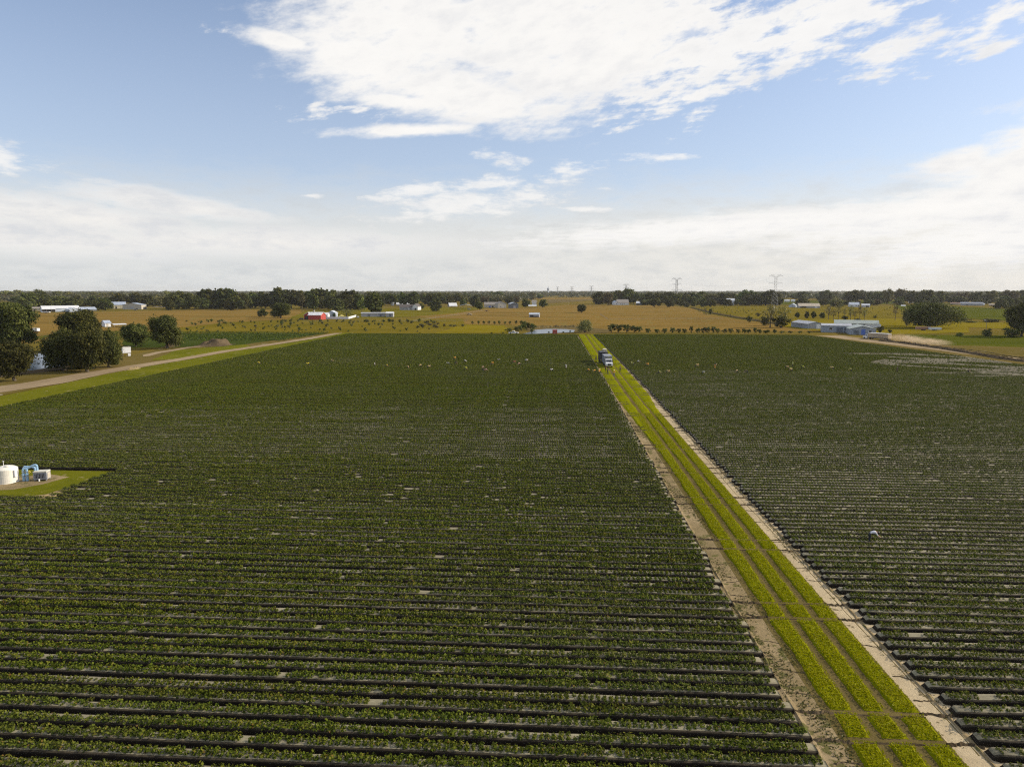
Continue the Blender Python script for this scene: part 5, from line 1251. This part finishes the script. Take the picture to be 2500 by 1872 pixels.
for p, (me_, hd, dirv) in POSES.items():
    q = dirv.to_track_quat('Z', 'Y'); M = Matrix.Translation(Vector(hd)+dirv*.045) @ q.to_matrix().to_4x4()
    k = MB(); k.lathe([(.22,0),(.225,.012),(.115,.03),(.105,.11),(.05,.135)], 18); b_ = MB(); b_.add(k.v, k.f, 0, M); o = b_.build('hat', 'shirt_cream'); HAT[p] = o.data; bpy.data.objects.remove(o)
    k = MB(); k.lathe([(.085,-.05),(.104,0),(.10,.06),(.07,.10),(.02,.115)], 16); b_ = MB(); b_.add(k.v, k.f, 0, Matrix.Translation(Vector(hd)+dirv*.012+Vector((-.012,0,0))) @ q.to_matrix().to_4x4()); o = b_.build('hair', 'hair_dark'); HAT[p+'h'] = o.data; bpy.data.objects.remove(o)
def person(px, py, pose, colr, label, rz, hat=None, trou='trousers_dark', group=None, z=.0, scale=1.):
    x, y = G(px, py); o = bpy.data.objects.new('person', POSES[pose][0]); link(o); o.location = (x, y, z); o.rotation_euler = (0, 0, R(rz)); o.scale = (scale,)*3
    for i, m in enumerate(('shirt_'+colr, trou, 'skin_tan')):
        o.material_slots[i].link = 'OBJECT'; o.material_slots[i].material = MATS[m]
    h = bpy.data.objects.new('hat' if hat else 'hair', HAT[pose] if hat else HAT[pose+'h']); link(h, o)
    if hat: h.material_slots[0].link = 'OBJECT'; h.material_slots[0].material = MATS['shirt_'+hat]
    tag(o, label, 'person', group); return o
LEFT = [(629,893,'bent','yellow'),(756,895,'bent','yellow'),(809,886,'bent','cream'),(915,898,'stand','white'),(942,899,'bent','yellow'),(994,901,'low','tan'),(1029.5,899,'bent','cream'),(1044,902,'bent','cream'),
        (1097,894,'bent','grey'),(1107,880,'bent','orange'),(1111,892,'bent','dark'),(1133,886,'low','white'),(1134,906,'bent','lime'),(1179,910,'bent','brown'),(1182,904,'bent','pink'),(1184,910,'bent','pink'),(1199,893,'bent','orange'),
        (1221,883,'low','grey'),(1252,890,'bent','red'),(1270,895,'bent','pink'),(1282,886,'bent','white'),(1350,910,'bent','white'),(1382,906,'stand','white'),(1434,911,'bent','orange')]
RIGHT = [(1546.6,894,'bent','olive'),(1555.5,889,'bent','white'),(1577,896,'bent','orange'),(1607.6,914,'low','olive'),(1627,914,'bent','cream'),(1698,898,'bent','cream'),(1713.6,917,'bent','grey'),(1743.5,898,'bent','dark'),(1745,907,'stand','orange'),
         (1800,913,'bent','cream'),(1825,914,'bent','dark'),(1917.6,903,'bent','tan'),(1926.5,906,'low','lime'),(1934,909,'bent','cream'),(1935,898,'stand','green'),(1957,903,'bent','lime'),(2035,905,'bent','cream'),(2078,909,'bent','olive'),(2190,911,'stand','dark'),(2363,913,'bent','brown')]
wd = {'bent': 'bending over', 'low': 'stooping low over', 'stand': 'standing between'}
for side, LST in (('left', LEFT), ('right', RIGHT)):
    for i, (px, py, po, c) in enumerate(LST):
        nth = 'number %d from the left' % (i+1)
        cw = {'dark': 'dark', 'lime': 'yellow green', 'cream': 'cream white'}.get(c, c)
        person(px, py+.5, po, c, 'picker in %s %s beds %s of track, %s' % (cw, wd[po], side, nth), random.choice([0, 180, 20, 160, 200, -30])+random.uniform(-15, 15),
               hat=random.choice([None, c if c not in ('dark',) else None, c if c not in ('dark',) else 'cream']), scale=1.08, group='pickers %s of the track' % side, z=.15)
TRK = [(1454,913,'bent','orange',200,'bending worker in orange at the left foot of the track before the truck','trousers_dark'),(1463,917,'carry','orange',-60,'worker in an orange top and dark trousers walking at the left edge of the track','trousers_dark'),
       (1483.6,915,'carry','dark',-80,'dark clothed worker striding in the middle of the track before the truck','trousers_dark'),(1478.5,908,'carry','brown',-100,'dark clothed worker just behind the striding one before the truck','trousers_dark'),
       (1499,920,'carry','orange',-90,'worker in an orange top and blue jeans carrying something on the track','jeans_blue'),(1514,909,'carry','brown',-70,'dark clothed worker walking on the right grass strip of the track','trousers_dark'),
       (1462,893,'bent','lime',180,'worker in yellow green bending beside the truck','trousers_dark'),(1455,883,'stand','dark',-90,'dark clothed worker standing left of the slatted truck body','trousers_dark'),
       (1462,883,'stand','brown',-60,'dark clothed worker standing close to the slatted truck body','trousers_dark'),(1467,890,'carry','lime',-10,'worker in yellow handing crates up to the truck','trousers_dark')]
for px, py, po, c, rz, lb, tr in TRK: person(px, py, po, c, lb, rz, hat='cream' if c == 'orange' else None, trou=tr, group='workers around the truck', z=.1, scale=1.1)
person(2121, 1328, 'bent', 'white', 'lone picker in a white shirt and dark trousers bending over the near beds at right', -8, z=.1, scale=1.14)
HAZE, EXPO, DENOISE = 0.00004, 0.5, False

# ------------------------------------------------------------------ sky, sun, air, camera
SUN_EL, SUN_AZ = 27.0, 74.0       # azimuth from +y towards +x
def DIR(px, py):
    dx = (px-1250)/F; dy = -(py-936)/F
    f = math.cos(PIT)+dy*math.sin(PIT); u = dy*math.cos(PIT)-math.sin(PIT)
    x = dx*math.cos(YAW)-f*math.sin(YAW); y = dx*math.sin(YAW)+f*math.cos(YAW)
    L = math.sqrt(x*x+y*y+u*u); return math.degrees(math.atan2(x, y)), math.degrees(math.asin(u/L))
def make_world():
    w = bpy.data.worlds.new('World'); sc.world = w; w.use_nodes = True
    nt = w.node_tree; nt.nodes.clear()
    out = nt.nodes.new('ShaderNodeOutputWorld'); bg = nt.nodes.new('ShaderNodeBackground')
    nt.links.new(bg.outputs[0], out.inputs[0])
    sky = N(nt, 'ShaderNodeTexSky', sky_type='NISHITA', sun_disc=False)
    sky.sun_elevation = R(SUN_EL); sky.sun_rotation = R(SUN_AZ); sky.air_density = 1.0; sky.dust_density = .6; sky.ozone_density = 1.6
    SK = .115
    d = N(nt, 'ShaderNodeTexCoord').outputs['Generated']
    sp = N(nt, 'ShaderNodeSeparateXYZ'); nt.links.new(d, sp.inputs[0]); dx, dy, dz = sp.outputs
    az = mth(nt, 'MULTIPLY', mth(nt, 'ARCTAN2', dx, dy), 57.2958)
    el = mth(nt, 'MULTIPLY', mth(nt, 'ARCSINE', dz), 57.2958)
    # cloud-layer coordinates: where the sight line meets a flat layer overhead
    zz = mth(nt, 'ADD', mth(nt, 'MAXIMUM', dz, 0.), .045)
    cu = N(nt, 'ShaderNodeCombineXYZ'); nt.links.new(mth(nt, 'DIVIDE', dx, zz), cu.inputs[0]); nt.links.new(mth(nt, 'DIVIDE', dy, zz), cu.inputs[1])
    lay = mapping(nt, cu.outputs[0], (.75, 1, 1), (0, 0, R(24)))
    n_big = noise(nt, lay, 1.3, 6, .58); n_mid = noise(nt, lay, 4.2, 7, .62); n_puff = noise(nt, mapping(nt, lay, (.6, 1.5, 1), loc=(3, 1, 0)), 11, 5, .6)
    azel = N(nt, 'ShaderNodeCombineXYZ'); nt.links.new(az, azel.inputs[0]); nt.links.new(el, azel.inputs[1])
    n_c = noise(nt, mapping(nt, mapping(nt, azel.outputs[0], (1, 1, 1), (0, 0, R(-14))), (.42, 1.0, 1)), .85, 6, .62)
    def ell(cx, cy, rx, ry, rot=0., wt=1.):
        a, e = DIR(cx, cy); a2, _ = DIR(cx+10, cy); _, e2 = DIR(cx, cy-10)
        sx = abs(a2-a)/10; sy = abs(e2-e)/10
        c = N(nt, 'ShaderNodeCombineXYZ')
        nt.links.new(mth(nt, 'DIVIDE', mth(nt, 'SUBTRACT', az, a), sx), c.inputs[0]); nt.links.new(mth(nt, 'DIVIDE', mth(nt, 'SUBTRACT', el, e), sy), c.inputs[1])
        vm = mapping(nt, c.outputs[0], (1/rx, 1/ry, 1), (0, 0, 0)) if rot == 0 else mapping(nt, mapping(nt, c.outputs[0], (1, 1, 1), (0, 0, R(-rot))), (1/rx, 1/ry, 1))
        l = N(nt, 'ShaderNodeVectorMath', operation='LENGTH'); nt.links.new(vm, l.inputs[0])
        return mth(nt, 'MULTIPLY', mth(nt, 'SUBTRACT', 1.35, l.outputs['Value']), wt)
    def union(L):
        r = L[0]
        for q in L[1:]: r = mth(nt, 'MAXIMUM', r, q)
        return mth(nt, 'MAXIMUM', r, -1.)
    thick = union([ell(1010,60,330,180), ell(1330,60,420,210), ell(880,150,240,110,-14), ell(1120,230,330,85,-10), ell(700,105,130,30,-8),
                   ell(1010,318,210,18,4), ell(1000,250,190,30,-4), ell(1450,150,330,110,14),
                   ell(2490,440,250,150,16), ell(2560,330,170,70,28), ell(2350,392,120,40,8,.9), ell(2250,520,440,62,9), ell(2500,570,520,80,6), ell(1800,552,620,38,3)])
    puffy = union([ell(1750,130,360,100,14), ell(2000,60,260,90,20), ell(1700,230,260,36,16,.7), ell(2180,120,140,60,14,.8), ell(2420,60,190,45,22,.8), ell(2450,112,170,16,8,.6),
                   ell(1560,60,300,110,10), ell(1700,275,70,34,40,.45), ell(2130,45,160,40,12,.8),ell(840,272,130,20,6,.6), ell(545,72,50,12,-4,.5)])
    wisp = union([ell(1130,500,250,44,6), ell(1200,455,170,24,5), ell(1010,470,120,24,10), ell(1230,395,66,20,-10,.9), ell(1370,418,95,20,9), ell(1590,383,95,13,-3),
                  ell(1430,510,130,7,-1,.9), ell(2180,430,60,10,0,.6), ell(1480,460,40,5,0,.6), ell(760,478,26,5,0,.6), ell(0,385,130,46,-6,1.1), ell(2230,560,60,10,0,.6)])
    soft = union([ell(120,520,420,42,-4), ell(420,500,270,28,-5), ell(330,460,130,12,-6,.5), ell(60,575,520,50,-2,.9), ell(600,590,560,40,0,.8)])
    def cover(c, n, amp, lo, hi): return smooth(nt, mth(nt, 'ADD', c, mth(nt, 'MULTIPLY', mth(nt, 'SUBTRACT', n, .5), amp)), lo, hi)
    nb = mth(nt, 'ADD', mth(nt, 'MULTIPLY', n_big, .3), mth(nt, 'ADD', mth(nt, 'MULTIPLY', n_mid, .25), mth(nt, 'MULTIPLY', n_c, .45)))
    np_ = mth(nt, 'ADD', mth(nt, 'MULTIPLY', n_puff, .25), mth(nt, 'MULTIPLY', n_c, .75))
    fine_az = N(nt, 'ShaderNodeCombineXYZ'); nt.links.new(az, fine_az.inputs[0]); nt.links.new(mth(nt, 'MULTIPLY', el, 3.2), fine_az.inputs[1])
    n_str = noise(nt, fine_az.outputs[0], .28, 7, .66)
    a1 = cover(thick, nb, 3.4, .08, .95); a2 = cover(puffy, np_, 4.6, .2, 1.0); a3 = cover(wisp, n_str, 4.6, .25, 1.35); a4 = cover(soft, n_str, 2.0, .0, .85)
    a2 = mth(nt, 'MULTIPLY', a2, .95); a3 = mth(nt, 'MULTIPLY', a3, .8); a4 = mth(nt, 'MULTIPLY', a4, .82)
    def over(a, b_): return mth(nt, 'SUBTRACT', 1., mth(nt, 'MULTIPLY', mth(nt, 'SUBTRACT', 1., a), mth(nt, 'SUBTRACT', 1., b_)))
    high = mth(nt, 'MULTIPLY', smooth(nt, el, 24, 34), smooth(nt, nb, .46, .58))  # cloud cover overhead, out of view, added as fill light
    back = mth(nt, 'MULTIPLY', smooth(nt, mth(nt, 'ABSOLUTE', az), 45, 60), smooth(nt, nb, .47, .6))  # unseen cloud to the sides and behind, added to brighten the ambient
    ndet = noise(nt, mapping(nt, lay, (.8, 1.3, 1), loc=(7, 2, 0)), 26, 4, .65)
    allc = over(over(over(a1, a2), over(a3, a4)), over(high, back))
    # thin high veil: thickens towards the horizon, streaked
    vs = mth(nt, 'MULTIPLY', mth(nt, 'SUBTRACT', n_str, .5), 5.5)
    veil = smooth(nt, mth(nt, 'ADD', mth(nt, 'MULTIPLY', el, -1), vs), -10.5, -3.6)
    veil = mth(nt, 'MULTIPLY', veil, .97)
    # a faint wash everywhere
    wash = mth(nt, 'MULTIPLY', smooth(nt, mth(nt, 'MULTIPLY', el, -1.), -30, -4), .5)
    az_w = smooth(nt, az, -38, 38)
    skc = N(nt, 'ShaderNodeVectorMath', operation='SCALE'); nt.links.new(sky.outputs[0], skc.inputs[0]); skc.inputs['Scale'].default_value = SK
    base = mix(nt, 1.0, skc.outputs[0], (1.05,.965,.965), 'MULTIPLY')
    veilc = mix(nt, az_w, (.53,.54,.535), (.61,.59,.55)); veilc = mix(nt, smooth(nt, n_str, .38, .7), veilc, mix(nt, 1., veilc, (.86,.88,.91), 'MULTIPLY'))
    base = mix(nt, wash, base, (.38,.44,.56)); base = mix(nt, veil, base, veilc)
    shade = ramp(nt, mth(nt, 'ADD', mth(nt, 'MULTIPLY', n_c, .5), mth(nt, 'MULTIPLY', n_big, .5)), [(.3, (.72,.705,.68)), (.52, (.67,.66,.645)), (.72, (.55,.555,.57))])
    softc = ramp(nt, n_str, [(.35, (.67,.645,.61)), (.65, (.50,.51,.53))])
    cc = mix(nt, mth(nt, 'MULTIPLY', mth(nt, 'SUBTRACT', 1., a1), a4), shade, softc)
    col = mix(nt, allc, base, cc)
    nt.links.new(col, bg.inputs[0]); bg.inputs[1].default_value = 1.0
make_world(); sc.world.cycles.sampling_method = 'MANUAL'; sc.world.cycles.sample_map_resolution = 256
sun = bpy.data.lights.new('sun', 'SUN'); sun.energy = 3.7; sun.angle = R(.6); sun.color = (1, .88, .70)
so = bpy.data.objects.new('sun', sun); link(so)
sd = Vector((math.sin(R(SUN_AZ))*math.cos(R(SUN_EL)), math.cos(R(SUN_AZ))*math.cos(R(SUN_EL)), math.sin(R(SUN_EL))))
so.rotation_euler = sd.to_track_quat('Z', 'Y').to_euler(); so.location = (200, 100, 150)
if HAZE:
    b_ = MB(); b_.box(-7500, -300, -1.2, 7500, 9000, 62); o = b_.build('haze', []) if False else None
    me = bpy.data.meshes.new('haze'); me.from_pydata(b_.v, [], b_.f)
    m = bpy.data.materials.new('haze_air'); m.use_nodes = True; nt = m.node_tree; nt.nodes.clear()
    out = nt.nodes.new('ShaderNodeOutputMaterial'); pv = nt.nodes.new('ShaderNodeVolumePrincipled')
    pv.inputs['Color'].default_value = (.86,.88,.92,1); pv.inputs['Density'].default_value = HAZE; pv.inputs['Anisotropy'].default_value = .2
    nt.links.new(pv.outputs[0], out.inputs['Volume']); me.materials.append(m); m.cycles.homogeneous_volume = True
    o = bpy.data.objects.new('haze', me); link(o); o['kind'] = 'stuff'
cam = bpy.data.cameras.new('camera'); cam.sensor_fit = 'HORIZONTAL'; cam.sensor_width = 36; cam.lens = 36*F/2500
cam.clip_start = .5; cam.clip_end = 60000
co = bpy.data.objects.new('camera', cam); link(co); co.location = (0, 0, H)
co.rotation_euler = (R(90)-PIT, 0, YAW); sc.camera = co
sc.render.engine = 'CYCLES'
sc.view_settings.view_transform = 'Standard'; sc.view_settings.look = 'None'; sc.view_settings.gamma = 1.0
sc.view_settings.exposure = EXPO
sc.cycles.max_bounces = 5; sc.cycles.transparent_max_bounces = 6; sc.cycles.volume_bounces = 1; sc.cycles.diffuse_bounces = 3
sc.cycles.use_denoising = DENOISE
sc.cycles.filter_width = 1.2
